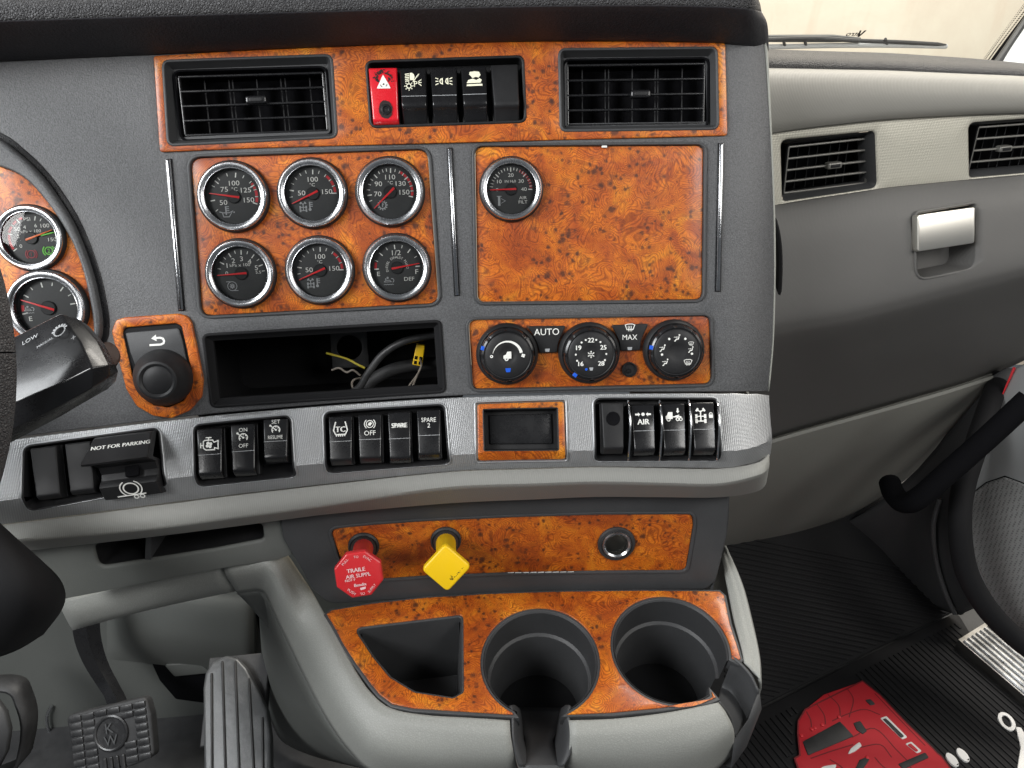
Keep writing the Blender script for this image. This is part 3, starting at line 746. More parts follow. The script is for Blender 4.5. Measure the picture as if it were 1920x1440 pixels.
def sy_truck(P, x, y, s):
    P.poly([(x-.62*s, y-.22*s), (x-.62*s, y+.02*s), (x-.5*s, y+.08*s), (x-.42*s, y+.32*s), (x-.08*s, y+.32*s), (x-.08*s, y-.22*s)]); P.ring(x-.40*s, y-.24*s, .13*s, .07*s)
    P.stroke([(x-.08*s, y-.05*s), (x+.6*s, y-.05*s)], .09*s); P.stroke([(x+.1*s, y-.02*s), (x+.45*s, y+.08*s)], .08*s)
    for k in (.3, .55): P.ring(x+k*s, y-.24*s, .11*s, .07*s)
    P.poly([(x+.34*s, y+.22*s), (x+.2*s, y+.4*s), (x+.28*s, y+.4*s), (x+.28*s, y+.62*s), (x+.40*s, y+.62*s), (x+.40*s, y+.4*s), (x+.48*s, y+.4*s)])
def sy_lock(P, x, y, s):
    P.poly([(x-.17*s, y-.25*s), (x+.17*s, y-.25*s), (x+.17*s, y+.05*s), (x-.17*s, y+.05*s)]); P.ring(x, y+.08*s, .12*s, .07*s, -90, 90)
def sy_screen(P, x, y, s):
    P.stroke([(x-.5*s, y+.28*s), (x-.25*s, y+.38*s), (x+.25*s, y+.38*s), (x+.5*s, y+.28*s), (x+.32*s, y-.2*s), (x-.32*s, y-.2*s)], .08*s, True)
    for k in (-.17, 0, .17): P.stroke([(x+k*s, y-.38*s), (x+k*s+.04*s, y-.15*s), (x+k*s-.04*s, y+.0*s), (x+k*s, y+.2*s)], .06*s)
def sy_person(P, x, y, s, up=True, low=False):
    P.dot(x+.28*s, y+.38*s, .11*s); P.stroke([(x+.24*s, y+.2*s), (x+.14*s, y-.16*s), (x-.12*s, y-.16*s), (x-.26*s, y-.42*s), (x-.4*s, y-.42*s)], .13*s)
    if up: P.stroke([(x-.45*s, y+.1*s), (x-.1*s, y+.1*s)], .07*s); P.poly([(x-.08*s, y+.22*s), (x+.06*s, y+.1*s), (x-.08*s, y-.02*s)])
def sy_snow(P, x, y, s):
    for i in range(6):
        P.tick(i*60, .12*s, .5*s, .07*s, x, y); a = rad(i*60); cx, cy = x+.32*s*math.sin(a), y+.32*s*math.cos(a)
        for d in (-50, 50): P.tick(i*60+d, 0, .14*s, .06*s, cx, cy)
    P.ring(x, y, .16*s, .06*s)
# ------------------------------------------------------------------ gauges
RF = .0236  # dial radius of a small gauge
gm = {}
def shared(key, fn):
    if key not in gm: gm[key] = fn().data if False else fn()
    return gm[key]
def first_or_copy(key, fn, parent):
    """the first call builds the part, later ones copy it and share its mesh"""
    if key not in gm: gm[key] = fn(); return gm[key]
    return link_copy(gm[key], parent)
def gauge_body(t, k, deep=.0):
    S = lambda pr: [(r*k, h*k) for r, h in pr]
    first_or_copy(('hs', k), lambda: MB().lathe(S([(.0326, -.001), (.0328, .0025), (.0318, .0045), (.0302, .0050)]), 64).build('housing', 'black_satin', t), t)
    first_or_copy(('bz', k), lambda: MB().lathe(S([(.0305, .002), (.0309, .0066), (.0306, .0082), (.0298, .0090), (.0284, .0092), (.0268, .0086), (.0257, .0078), (.0253, .0081), (.0249, .0074)]), 72).build('bezel', 'bezel_chrome', t), t)
    first_or_copy(('bi', k), lambda: MB().lathe(S([(.0250, .0071), (.0246, .0055), (.0243, .0012)]), 64).build('inner_ring', 'black_gloss', t), t)
    first_or_copy(('fc', k), lambda: MB().lathe(S([(.0246, .0008), (.02, .0010), (.001, .0010)]), 64, cap1=True).build('dial_face', 'dial_black', t), t)
    first_or_copy(('gl', k), lambda: MB().lathe(S([(.0251, .0062), (.018, .0064), (.001, .0065)]), 48, cap1=True).build('glass', 'clear_glass', t), t)
def needle(t, k, ang, L=.92, tail=.22, mat='red_needle', hub=True, h=.0030):
    R = RF*k; mb = MB(); w0, w1 = .045*R, .016*R
    P = [(-w0, -tail*R), (w0, -tail*R), (w1, L*R), (-w1, L*R)]
    mb.slab(P, [], h*k-.0004, h*k+.0003, .0002)
    mb.build('needle', mat, t, Matrix.Rotation(rad(-ang), 4, 'Z'))
    if hub: first_or_copy(('hub', k), lambda: MB().lathe([(.255*R, .001*k), (.25*R, .0026*k), (.23*R, .0030*k), (0.0005, .0030*k)], 32, cap1=True).build('hub', 'black_satin', t), t)
def ticks(P, L, r0=.80, r1=.92, R0=.74, w=.028):
    for a, big in L: P.tick(a, R0 if big else r0, r1, w*1.5 if big else w)
GM = 'small round gauges with chrome bezels'
def gauge(px, py, label, tk, nums, icon, ndl, red=(), k=.90, h=.005, extra=None, surf=MAIN, h0=-.0010, group=GM, ncol='red_needle', redr=.92):
    t = thing('gauge', label, 'gauge', surf.frame(px, py, h, h0), group)
    gauge_body(t, k)
    if red:
        Rp = Print(RF*k, .00108*k)
        for a, b in red: Rp.stroke([(.87*math.sin(rad(a+(b-a)*i/6)), .87*math.cos(rad(a+(b-a)*i/6))) for i in range(7)], .10)
        Rp.build('red_zone', 'red_print', t)
    P = Print(RF*k, .0012*k); ticks(P, tk)
    for s, x, y, sz in nums: P.text(s, x, y, sz, wide=1.18)
    P.build('dial_print', 'white_print', t)
    if icon:
        P = Print(RF*k, .0012*k); icon(P); P.build('dial_symbol', 'grey_print', t)
    if extra: extra(t)
    needle(t, k, *ndl, mat=ncol)
    return t
N = .185
gauge(436, 368, 'oil temperature gauge, top left of the six, scale 50 to 150', [(-125, 0), (-98, 1), (-80, 0), (-60, 0), (-46, 1), (-36, 0), (-12, 0), (10, 1), (30, 0), (52, 0), (63, 1), (74, 0), (92, 0), (110, 1)],
      [('50', -.42, -.20, N), ('75', -.34, .30, N), ('100', .06, .52, N), ('°C', .05, .29, .13), ('125', .48, .24, N), ('150', .56, -.14, N)], lambda P: sy_oil(P, -.36, -.58, .42), (-80,), [(56, 61), (66, 72), (76, 90), (94, 106)])
AX = [(-97, 0), (-80, 1), (-62, 0), (-46, 0), (-30, 0), (-14, 0), (4, 1), (20, 0), (38, 0), (55, 0), (72, 0), (91, 1)]
AN = [('50', -.44, .04, N), ('100', .04, .55, N), ('°C', .0, .34, .12), ('150', .56, .06, N)]
def axi(P): sy_axle(P, -.42, -.50, .34); sy_thermo(P, -.16, -.48, .34)
gauge(585, 362, 'axle temperature gauge, top middle of the six round gauges', AX, AN, axi, (-114,), [(41, 53), (58, 70), (75, 88)])
gauge(731, 359, 'gearbox temperature gauge, top right of the six, scale 70 to 150', [(-112, 0), (-97, 1), (-83, 0), (-69, 0), (-55, 0), (-41, 1), (-28, 0), (-17, 0), (-7, 0), (4, 1), (16, 0), (28, 0), (39, 0), (52, 1), (64, 0), (76, 0), (89, 0), (104, 1)],
      [('70', -.50, -.06, N), ('90', -.45, .33, N), ('110', .03, .58, N), ('°C', .02, .36, .12), ('130', .43, .32, N), ('150', .56, -.02, N)], lambda P: sy_gear(P, -.34, -.50, .38), (-133,), [(30, 37), (41, 50), (54, 62), (66, 74), (78, 87), (91, 101)])
gauge(450, 513, 'boost pressure gauge, lower left of the six round gauges', [(-75, 0), (-58, 1), (-43, 0), (-27, 1), (-11, 0), (5, 1), (21, 0), (38, 1), (54, 0), (70, 1), (86, 0)],
      [('0', -.56, .04, .14), ('1', -.52, .34, N), ('2', -.26, .52, N), ('3', .06, .58, N), ('4', .36, .46, N), ('5', .60, .20, N), ('5.5', .66, .02, .11), ('kPa x 100', -.02, .34, .12)], lambda P: sy_turbo(P, -.40, -.48, .40), (-92,))
gauge(599, 507, 'axle temperature gauge, lower middle of the six round gauges', AX, AN, axi, (-112,), [(41, 53), (58, 70), (75, 88)])
def deft(t):
    P = Print(RF*.9, .0013); P.arctext('DIESEL EXHAUST FLUID', .42, -105, 92, .095); P.build('arc_lettering', 'white_print', t)
gauge(744, 502, 'exhaust fluid level gauge, lower right of the six, marked E to F', [(-92, 1), (-70, 0), (-48, 1), (-26, 0), (-4, 1), (16, 0), (38, 1), (62, 0), (88, 1)],
      [('1/2', .0, .60, .20), ('E', -.76, -.22, .17), ('F', .78, -.18, .19), ('DEF', .46, -.46, .15)], lambda P: sy_def(P, -.38, -.52, .36), (81,), [(-91, -74)], extra=deft)
def reds(t):
    P = Print(RF*.84, .0013)
    for a in np.arange(28, 92, 6.5): P.tick(a, .80, .92, .028)
    P.build('red_ticks', 'red_print', t)
gauge(959, 354, 'air filter gauge alone in the corner of the blank wood panel', [(a, i % 5 == 0) for i, a in enumerate(np.linspace(-91, 91, 21))],
      [('0', -.60, .0, .13), ('10', -.50, .34, .15), ('20', .0, .60, .15), ('30', .44, .34, .15), ('40', .55, .0, .15), ('IN H', -.10, .34, .105), ('2', .09, .31, .07), ('0', .17, .34, .105), ('AIR', .50, -.36, .13), ('FILT', .50, -.54, .13)], lambda P: sy_filter(P, -.46, -.48, .40), (-91,), k=.84, extra=reds)
# two larger gauges in the cluster
def psi(t):
    k = .0236*.82
    P = Print(k, .0013); P.ring(-.10, -.66, .15, .04); P.ring(-.10, -.66, .22, .04, 40, 140); P.ring(-.10, -.66, .22, .04, 220, 320); P.text('1', -.10, -.66, .16); P.build('warning_symbol', 'dull_red_print', t)
    P = Print(k, .0013); P.ring(.60, -.56, .15, .045); P.ring(.60, -.56, .23, .045, 40, 140); P.ring(.60, -.56, .23, .045, 220, 320); P.text('2', .60, -.56, .17); P.build('warning_symbol', 'green_print', t)
    mb = MB().slab([(-.03*k, .4*k), (.03*k, .4*k), (.02*k, .95*k), (-.02*k, .95*k)], [], .0018, .0021); mb.build('second_needle', 'green_print', t, Matrix.Rotation(rad(-79), 4, 'Z'))
gauge(53, 446, 'air pressure gauge with orange needle in the cluster, marked PSI', [(-122, 1), (-76, 1), (-50, 0), (-30, 1), (18, 1), (33, 0)],
      [('0', -.46, -.30, .14), ('2', -.50, .10, .14), ('50', -.50, .40, .16), ('4', -.20, .46, .14), ('6', .24, .50, .14), ('100', .60, .48, .16), ('PSI', -.06, .78, .14), ('150', .80, -.10, .15), ('kPa x 100', .02, .28, .12)], None, (72,), [(-118, -96), (-95, -74), (-72, -54), (-46, -34), (-26, -16)], k=.82, h0=.0035, h=.010, extra=psi, ncol='orange_needle')
gauge(86, 578, 'fuel gauge half hidden behind the stalk, in the cluster', [(-100, 1), (-56, 1), (-33, 0), (-8, 1), (16, 0), (40, 1), (62, 0), (84, 1)],
      [('E', -.66, -.34, .16)], lambda P: sy_def(P, -.68, -.02, .30), (-68,), [(-94, -80)], k=.97, h0=.0035, h=.010)
# ------------------------------------------------------------------ air vents
def vent(M, w, h, label, nb, vanes, mat_bar, tabx, taby, depth=.030, group='louvred air vents', frame_mat='black_gloss', mid=None):
    t = thing('air_vent', label, 'air vent', M, group)
    o = rnd([(-w/2, -h/2), (w/2, -h/2), (w/2, h/2), (-w/2, h/2)], .006)
    MB().well(o, .0005, -depth, shrink=.002, rim=.0012).build('duct', 'void', t)
    iw, ih = w-.006, h-.008
    # four rounded cells across, each a rim of its own
    ch = ih/nb
    bar = None
    for i in range(nb+1):
        y = ih/2-i*ch
        if bar is None:
            bar = MB().slab(rnd([(-iw/2, -.0009), (iw/2, -.0009), (iw/2, .0009), (-iw/2, .0009)], .0008, 2), [], -.0045, -.0008, .0006, seg=2).build('louvre', mat_bar, t, Matrix.Translation((0, y, 0)))
        else: link_copy(bar, t, Matrix.Translation((0, y, 0)))
    post = None
    for sx in (-1, 1):
        M2 = Matrix.Translation((sx*(iw/2-.0002), 0, 0))
        if post is None: post = MB().slab(rnd([(-.0009, -ih/2), (.0009, -ih/2), (.0009, ih/2), (-.0009, ih/2)], .0008, 2), [], -.0045, -.0009, .0006, seg=2).build('side_bar', mat_bar, t, M2)
        else: link_copy(post, t, M2)
    vn = None
    for x in vanes:
        ce = M.inverted() @ EYE; M2 = Matrix.Translation((x*iw/2, 0, -.012)) @ Matrix.Rotation(math.atan2(ce.x-x*iw/2, ce.z)+rad(1.5), 4, 'Y')
        if vn is None: vn = MB().box((0, 0, -.004), (.0009, ih-.002, .008)).build('vane', 'black_satin', t, M2)
        else: link_copy(vn, t, M2)
    tb = MB().slab(rnd([(-.0085, -.0032), (.0085, -.0032), (.0085, .0032), (-.0085, .0032)], .0022, 4), [], -.004, .0030, .0016).build('tab', mat_bar, t, Matrix.Translation((tabx*iw, taby*ih, 0)))
    MB().slab(rnd([(-.0055, -.0016), (.0055, -.0016), (.0055, .0016), (-.0055, .0016)], .0012, 3), [], .0029, .0036, .0004).build('tab_pad', 'black_satin', tb)
    return t
VV = (-.70, -.36, -.31, .03, .37, .43, .78)
M, w, h = CORN(MAIN, [(326, 137), (612, 123), (621, 252), (340, 264)], -.005)
vent(M, w, h, 'black louvred air vent at the left end of the wood bezel', 4, VV, 'black_gloss', .02, .06)
M, w, h = CORN(MAIN, [(1057, 112), (1328, 110), (1327, 240), (1058, 243)], -.005)
vent(M, w, h, 'black louvred air vent at the right end of the wood bezel', 4, (-.76, -.42, -.37, -.02, .32, .36, .72), 'black_gloss', .03, .0)
# ------------------------------------------------------------------ rocker switches
def rocker_mesh(w, h, lip, lipd, top_h, peak_h, end_h, taper=.90):
    """profile down the switch (v, height), swept across the width with rounded long edges"""
    P = [(.50, top_h-.006), (.495, top_h-.001), (.47, top_h), (-.02, (top_h*.45+peak_h*.55)), (lip+.10, peak_h-.0004), (lip+.045, peak_h), (lip+.015, peak_h-.0002), (lip-.01, peak_h-.0012), (lip-.03, peak_h-lipd*.7), (lip-.05, peak_h-lipd)]
    if lip > -.40: P += [(-.46, end_h), (-.495, end_h-.001), (-.50, end_h-.006)]
    else: P += [(-.50, peak_h-lipd-.004)]
    X = [(-1, -.0075), (-1, -.0016), (-.985, -.0007), (-.93, -.0001), (-.88, 0), (0, .00025), (.88, 0), (.93, -.0001), (.985, -.0007), (1, -.0016), (1, -.0075)]
    rows = []
    for v, z in P:
        tw = taper+(1-taper)*min(1, max(0, (v+.5)*1.0)); rows.append([Vector((x*w/2*tw, v*h, z+dz)) for x, dz in X])
    mb = MB(); mb.loft(rows, 1, 1); return mb
def rocker(surf, pts, label, legend, mat='black_gloss', lip=-.42, group='rocker switches', up=0.0, lmat='white_print', top_h=.0035, peak=.0075, end=.0025, blank=False, hface=.004, line=True):
    M, w, h = CORN(surf, pts, hface); M = M @ Matrix.Translation((0, 0, -hface))
    t = thing('rocker_switch', label, 'switch', M, group)
    rocker_mesh(w, h, lip, .0035, top_h, peak, end).build('rocker', mat, t, smooth_angle=40)
    MB().slab(rnd([(-w*.53, -h*.51), (w*.53, -h*.51), (w*.53, h*.51), (-w*.53, h*.51)], .002), [], -.016, -.004, .001).build('housing', 'black_satin', t)
    # the legend lies on the sloping upper half
    v0, v1 = -.02, .47; z1, z0 = top_h, top_h*.45+peak*.55
    a = math.atan2(z0-z1, (v1-v0)*h); lc = .25*h
    LM = Matrix.Translation((0, lc, z1+(v1*h-lc)*math.tan(a)+.00040)) @ Matrix.Rotation(-a, 4, 'X')
    if line:
        P = Print(1, .0); P.stroke([(-w*.46, -.26*h), (w*.46, -.26*h)], .0004); P.build('seam', 'grey_print', t, LM @ Matrix.Translation((0, 0, .0001)))
    if legend:
        P = Print(w, .0); legend(P); P.build('legend', lmat, t, LM)
    return t, w, h, LM
TG = 'rocker switches in the row between the upper vents'
t, w, h, LM = rocker(MAIN, [(691, 129), (745, 127), (750, 234), (698, 235)], 'red hazard switch with white triangle and sooty hole', lambda P: sy_hazard(P, .0, .0, .5), 'red_gloss', -.44, TG, top_h=.006, peak=.007, end=.003, line=False)
P = Print(w, .0); random.seed(5)
P.dot(0, -.08, .03); P.ring(0, -.06, .12, .018, 95, 145); P.ring(0, -.06, .12, .018, 205, 255)
P.build('triangle_print', 'soot', t, LM @ Matrix.Translation((0, 0, .0003)))
P = Print(w, .0)
for i in range(150):
    a = random.random()*6.28; r = .26+abs(random.gauss(0, .10)); x, y = r*math.cos(a)*.9, .06+r*math.sin(a)
    if y > -.1: P.dot(x*.8, y*.7+.08, .012+.02*random.random(), 6)
P.build('soot_marks', 'soot', t, LM @ Matrix.Translation((0, 0, -.0003)))
MH = Matrix.Translation((.02*w, -.24*h, .0078))
P = Print(w, -.0004); P.poly([(.23*math.cos(a)*(1+.10*random.random()), .30*math.sin(a)*(1+.10*random.random())) for a in np.linspace(0, 6.28, 40)[:-1]]); P.build('melted_hole', 'soot', t, MH)
MB().lathe([(.0045, -.0002), (.0040, .0004), (.0026, .0006), (.0022, -.0003), (.0004, -.0004)], 16, cap1=True).build('hole_rim', 'black_gloss', t, MH)
rocker(MAIN, [(749, 129), (799, 127), (803, 233), (754, 234)], 'black headlight switch with cream lamp symbols beside the red switch', lambda P: sy_lights(P, .0, .02, .60), lip=-.22, group=TG, lmat='cream_print', peak=.010, end=.001)
rocker(MAIN, [(807, 127), (857, 126), (859, 231), (811, 233)], 'black parking light switch with two cream lamp symbols', lambda P: sy_park(P, .0, .0, .50), lip=-.22, group=TG, lmat='cream_print', peak=.010, end=.001)
rocker(MAIN, [(865, 126), (913, 123), (915, 229), (868, 231)], 'black switch with smeared white mirror symbol, fourth in the top row', lambda P: sy_mirror(P, .0, .05, .58), lip=-.22, group=TG, lmat='cream_print', peak=.010, end=.001)
rocker(MAIN, [(921, 122), (973, 119), (974, 226), (925, 229)], 'blank black switch cover at the right end of the top row', None, 'black_satin', lip=-.26, group=TG, peak=.010, end=.002, line=False)
LG = 'rocker switches set in the silver strip'
rocker(STRIP, [(58, 842), (110, 834), (114, 927), (68, 935)], 'blank black switch cover at the far left of the silver strip', None, 'black_satin', lip=-.43, group=LG, line=False, top_h=.006, peak=.007)
rocker(STRIP, [(123, 833), (174, 826), (178, 918), (131, 925)], 'blank black switch cover left of the trailer brake paddle', None, 'black_satin', lip=-.43, group=LG, line=False, top_h=.006, peak=.007)
rocker(STRIP, [(369, 807), (418, 801), (417, 891), (371, 897)], 'engine fan switch with white engine outline', lambda P: sy_fan(P, .0, -.12, .66), lip=-.40, group=LG)
def lg1(P): sy_cruise(P, .02, .0, .42); P.text('ON', .02, .33, .16); P.text('OFF', .02, -.33, .16)
rocker(STRIP, [(432, 799), (481, 794), (478, 885), (435, 890)], 'cruise control switch lettered ON and OFF', lg1, lip=-.40, group=LG)
def lg2(P): sy_cruise(P, .02, .0, .40); P.text('SET', .02, .34, .16); P.text('RESUME', .0, -.30, .15, wide=.8)
rocker(STRIP, [(493, 788), (543, 783), (538, 866), (495, 870)], 'cruise control switch lettered SET and RESUME', lg2, lip=-.40, group=LG)
rocker(STRIP, [(616, 783), (663, 779), (660, 871), (618, 874)], 'traction control switch marked TC inside a tyre', lambda P: sy_tc(P, .0, -.02, .58), lip=-.40, group=LG)
def lg3(P): sy_brake(P, .0, .12, .44); P.text('OFF', .0, -.26, .20)
rocker(STRIP, [(671, 779), (718, 776), (715, 867), (673, 870)], 'brake symbol switch lettered OFF', lg3, lip=-.40, group=LG)
rocker(STRIP, [(726, 775), (772, 772), (770, 862), (730, 865)], 'switch with smudged lettering SPARE', lambda P: P.text('SPARE', .0, .0, .20, wide=.85, bold=.022), lip=-.40, group=LG)
def lg4(P): P.text('SPARE', .0, .12, .19, wide=.85); P.text('2', .0, -.12, .19)
rocker(STRIP, [(781, 771), (829, 767), (824, 860), (784, 863)], 'switch lettered SPARE 2', lg4, lip=-.40, group=LG)
t, w, h, LM = rocker(STRIP, [(1125, 756), (1170, 755), (1169, 851), (1131, 851)], 'blank black switch with a round hole, left of AIR switch', None, 'black_satin', lip=-.40, group=LG, line=False, top_h=.006, peak=.007)
MB().lathe([(.0062, -.0006), (.0060, .0004), (.0057, .0006), (.0054, .0004), (.0003, .0003)], 24, cap1=True).build('hole', 'void', t, LM @ Matrix.Translation((.0002, -.06*h, .0004)))
def lg5(P): sy_air(P, .0, .14, .56); P.text('AIR', .0, -.18, .24, bold=.01)
rocker(STRIP, [(1182, 760), (1228, 758), (1228, 854), (1188, 855)], 'switch lettered AIR under two arrows', lg5, lip=-.40, group=LG)
rocker(STRIP, [(1239, 758), (1285, 756), (1286, 854), (1243, 854)], 'switch with white truck and down arrow symbol', lambda P: sy_truck(P, .0, .02, .54), lip=-.40, group=LG)
def lg6(P): sy_axle(P, -.12, .0, .56); sy_lock(P, .32, .02, .5)
rocker(STRIP, [(1296, 755), (1340, 754), (1342, 853), (1299, 854)], 'switch with axle and padlock symbol at right end', lg6, lip=-.40, group=LG)
# bright bent guards between the right hand switches
for x, s_, e_ in ((1178, 'left of the AIR switch', 1180), (1237, 'between the AIR and truck switches', 1239), (1292, 'between the truck and padlock switches', 1292), (1345, 'at the right end of the silver strip', 1350)):
    A = [STRIP.pix(x-1, 751, .001), STRIP.pix(x+1, 762, .006), STRIP.pix(x+4, 800, .010), STRIP.pix(x+1, 850, .006), STRIP.pix(x-1, 861, .001)]
    A = smooth(A, 4); n = STRIP.nrm(A[0].x, A[0].z)
    mb = MB(); B = [p-n*.007 for p in A]; dx = Vector((.0006, 0, 0))
    mb.strip([p-dx for p in A], [p+dx for p in A], False).strip([p+dx for p in A], [p+dx for p in B], False).strip([p-dx for p in B], [p-dx for p in A], False)
    mb.tube(A, .0009, 6)
    g = mb.build('switch_guard', 'chrome'); tag(g, 'thin bright metal guard '+s_, 'switch guard', 'metal guards between switches')
# ------------------------------------------------------------------ trailer brake paddle
M, w, h = CORN(STRIP, [(178, 825), (286, 809), (295, 904), (182, 925)], .012); M = M @ Matrix.Translation((0, 0, -.012))
t = thing('trailer_brake_lever', 'black trailer brake paddle lettered NOT FOR PARKING', 'lever', M)
prof = [(.52, -.010), (.52, .008), (.50, .012), (.16, .026), (.13, .0275), (.10, .026), (.08, .020), (.02, .010), (-.10, .0065), (-.20, .0085), (-.26, .0125), (-.30, .0135), (-.48, .0075), (-.52, .005), (-.53, -.010)]
rows = []
for v, z in prof:
    l = -.5-(.13 if .09 < v < .17 else (.0 if .17 <= v < .51 else 0)); r_ = .49
    rows.append([Vector((x*w, v*h, z+dz)) for x, dz in ((l, -.012), (l, -.0015), (l+.02, 0), (0, 0), (r_-.02, 0), (r_, -.0015), (r_, -.012))])
MB().loft(rows, 1, 1).build('paddle', 'black_satin', t, smooth_angle=30)
a = math.atan2(.012-.026, (.50-.16)*h)
LM = Matrix.Translation((.0*w, .36*h, .012+(.50-.36)/(.34)*.014+.0003)) @ Matrix.Rotation(a, 4, 'X')
P = Print(w, 0); P.text('NOT FOR PARKING', 0, 0, .075, wide=1.05, bold=.004); P.build('lettering', 'white_print', t, LM)
a = math.atan2(.0135-.0075, .18*h)
LM = Matrix.Translation((.02*w, -.395*h, .0105+.0004)) @ Matrix.Rotation(a, 4, 'X')
P = Print(w*.36, 0); P.ring(.0, .1, .34, .07); P.ring(.0, .1, .50, .06, 30, 150); P.ring(.0, .1, .50, .06, 210, 330); P.stroke([(-.75, -.32), (.6, -.30)], .07); P.ring(.1, -.45, .10, .05); P.ring(.38, -.45, .10, .05); P.build('brake_symbol', 'white_print', t, LM)
MB().slab(rnd([(-.006, -.009), (.005, -.009), (.005, .009), (-.006, .009)], .002), [], -.001, .0022, .0004).build('slot', 'void', t, Matrix.Translation((.08*w, -.02*h, .0075)) @ Matrix.Rotation(rad(-22), 4, 'X'))
# ------------------------------------------------------------------ climate dials
def dial(px, py, cx, cy, label, prnt, kind):
    M = MAIN.frame(px, py, .004, -.0012); t = thing('climate_dial', label, 'dial', M, 'round climate control dials')
    # the cap stands out and the ring leans with it
    first_or_copy('d_base', lambda: MB().lathe([(.0272, 0), (.0274, .004), (.0262, .0075), (.0245, .0090), (.0238, .0085)], 64).build('base_ring', 'black_satin', t), t)
    def grip():
        mb = MB(); n = 120; pr = [(.0240, .004, 0), (.0238, .0125, 1), (.0226, .0150, 1), (.0210, .0160, 0)]
        R = []
        for r, hh, kf in pr: R.append([Vector(((r-(.0007 if kf and (i//3) % 5 == 0 else 0))*math.cos(2*math.pi*i/n), (r-(.0007 if kf and (i//3) % 5 == 0 else 0))*math.sin(2*math.pi*i/n), hh)) for i in range(n)])
        for A, B in zip(R, R[1:]): mb.strip(A, B)
        return mb.build('grip_ring', 'black_gloss', t, smooth_angle=25)
    first_or_copy('d_grip', grip, t)
    first_or_copy('d_cap', lambda: MB().lathe([(.0212, .0150), (.0206, .0156), (.0198, .0150), (.0194, .0153), (.0188, .0157), (.0085, .0158), (.0070, .0153), (.004, .0146), (.0005, .0145)], 56, cap1=True).build('cap', 'black_satin', t), t)
    P = Print(.0190, .0159); prnt(P); P.build('cap_print', 'white_print', t)
    return t
def p1(P):
    pts = [(.66, a) for a in np.linspace(-78, 78, 30)]
    L = [((.70)*math.sin(rad(a)), (.70)*math.cos(rad(a))-.02) for _, a in pts]; R = [((.70-.02-.12*(i/29))*math.sin(rad(a)), (.70-.02-.12*(i/29))*math.cos(rad(a))-.02) for i, (_, a) in enumerate(pts)]
    P.poly(L+R[::-1]); P.ring(-.74, -.02, .05, .04); sy_fanblade(P, .70, -.02, .20)
    P.poly([(-.20, -.14), (-.20, .0), (-.08, .05), (-.02, .18), (.16, .18), (.16, -.14)]); P.ring(-.06, -.15, .07, .05)
def sy_fanblade(P, x, y, s):
    for i in range(4):
        a = rad(i*90+25); P.poly(circle(x+.26*s*math.cos(a), y+.26*s*math.sin(a), .22*s, 9))
t = dial(951, 664, 947, 668, 'left climate dial with white fan speed arc', p1, 0)
def blue(t, a, r=.0226): 
    Mx = Matrix.Rotation(rad(-a), 4, 'Z') @ Matrix.Translation((0, r, .0150))
    MB().slab(rnd([(-.0018, -.0016), (.0018, -.0016), (.0018, .0016), (-.0018, .0016)], .0004), [], -.001, .0009, .0003).build('pointer_mark', 'blue_print', t, Mx)
blue(t, -72); P = Print(.019, .0160); P.poly([(-.13, -.58), (.13, -.58), (.09, -.76), (-.09, -.76)]); P.build('blue_mark', 'blue_print', t)
def p2(P):
    for s, a in (('16', -133), ('19', -62), ('22', 0), ('25', 62), ('28', 133)): P.text(s, .64*math.sin(rad(a)), .64*math.cos(rad(a))+.02, .21, bold=.01)
    for a in (-114, -90, -38, -20, 20, 38, 90, 114): P.dot(.70*math.sin(rad(a)), .70*math.cos(rad(a))+.01, .045)
    sy_snow(P, 0, .0, .34)
t = dial(1105, 662, 1107, 667, 'middle climate dial with temperature numbers 16 to 28', p2, 1)
blue(t, -142); P = Print(.019, .0160); P.dot(-.22, -.68, .06); P.build('blue_mark', 'blue_print', t); P = Print(.019, .0160); P.poly([(-.08, -.60), (.10, -.60), (.07, -.74), (-.05, -.74)]); P.build('grey_mark', 'grey_print', t)
def p3(P):
    sy_person(P, .0, .64, .34); sy_person(P, -.66, .18, .34); sy_person(P, .64, .10, .30); sy_screen(P, .64, .36, .24); sy_person(P, -.52, -.48, .34); sy_screen(P, .52, -.50, .36)
    for a in (-100, -32, 32, 98): P.dot(.70*math.sin(rad(a)), .70*math.cos(rad(a)), .055)
t = dial(1264, 657, 1273, 665, 'right climate dial with white airflow figures', p3, 2)
blue(t, -80)
def cbutton(px, shape, label, legend):
    uv = PX(MAIN, shape, h=.003); c = MAIN.frame(*px, .003, -.0012); t = thing('climate_button', label, 'button', c, 'buttons between the climate dials')
    o = Vector(MAIN.uv(*px, .003)); P = [(u-o.x, v-o.y) for u, v in uv]
    MB().slab(rnd(P, .0015, 3), [], 0, .0042, .0008).build('key', 'black_satin', t)
    Q = Print(.022, .0043); legend(Q); Q.build('legend', 'white_print', t)
    Q = Print(.022, .0044); Q.poly([(-.10, -.36), (.10, -.36), (.075, -.48), (-.075, -.48)]); Q.build('lamp_window', 'grey_print', t)
cbutton((1026, 637), [(988, 612), (1062, 611), (1052, 630), (1046, 645), (1044, 661), (1011, 662), (1007, 645), (1000, 628)], 'black button lettered AUTO', lambda P: P.text('AUTO', -.02, .32, .26, wide=.98))
def lmx(P): sy_screen(P, .0, .42, .38); P.text('MAX', .0, .04, .21, wide=.95)
cbutton((1181, 634), [(1147, 610), (1217, 607), (1208, 625), (1202, 640), (1200, 657), (1163, 658), (1161, 640), (1155, 625)], 'black button lettered MAX under a windscreen symbol', lmx)
t = thing('sensor_port', 'small round black sensor hole below the MAX button', 'sensor', MAIN.frame(1180, 693, 0, -.0012))
MB().lathe([(.0068, 0), (.0067, .0026), (.0060, .0030), (.0054, .0022), (.0050, .0006), (.0004, .0005)], 32, cap1=True).build('rim', 'black_satin', t)
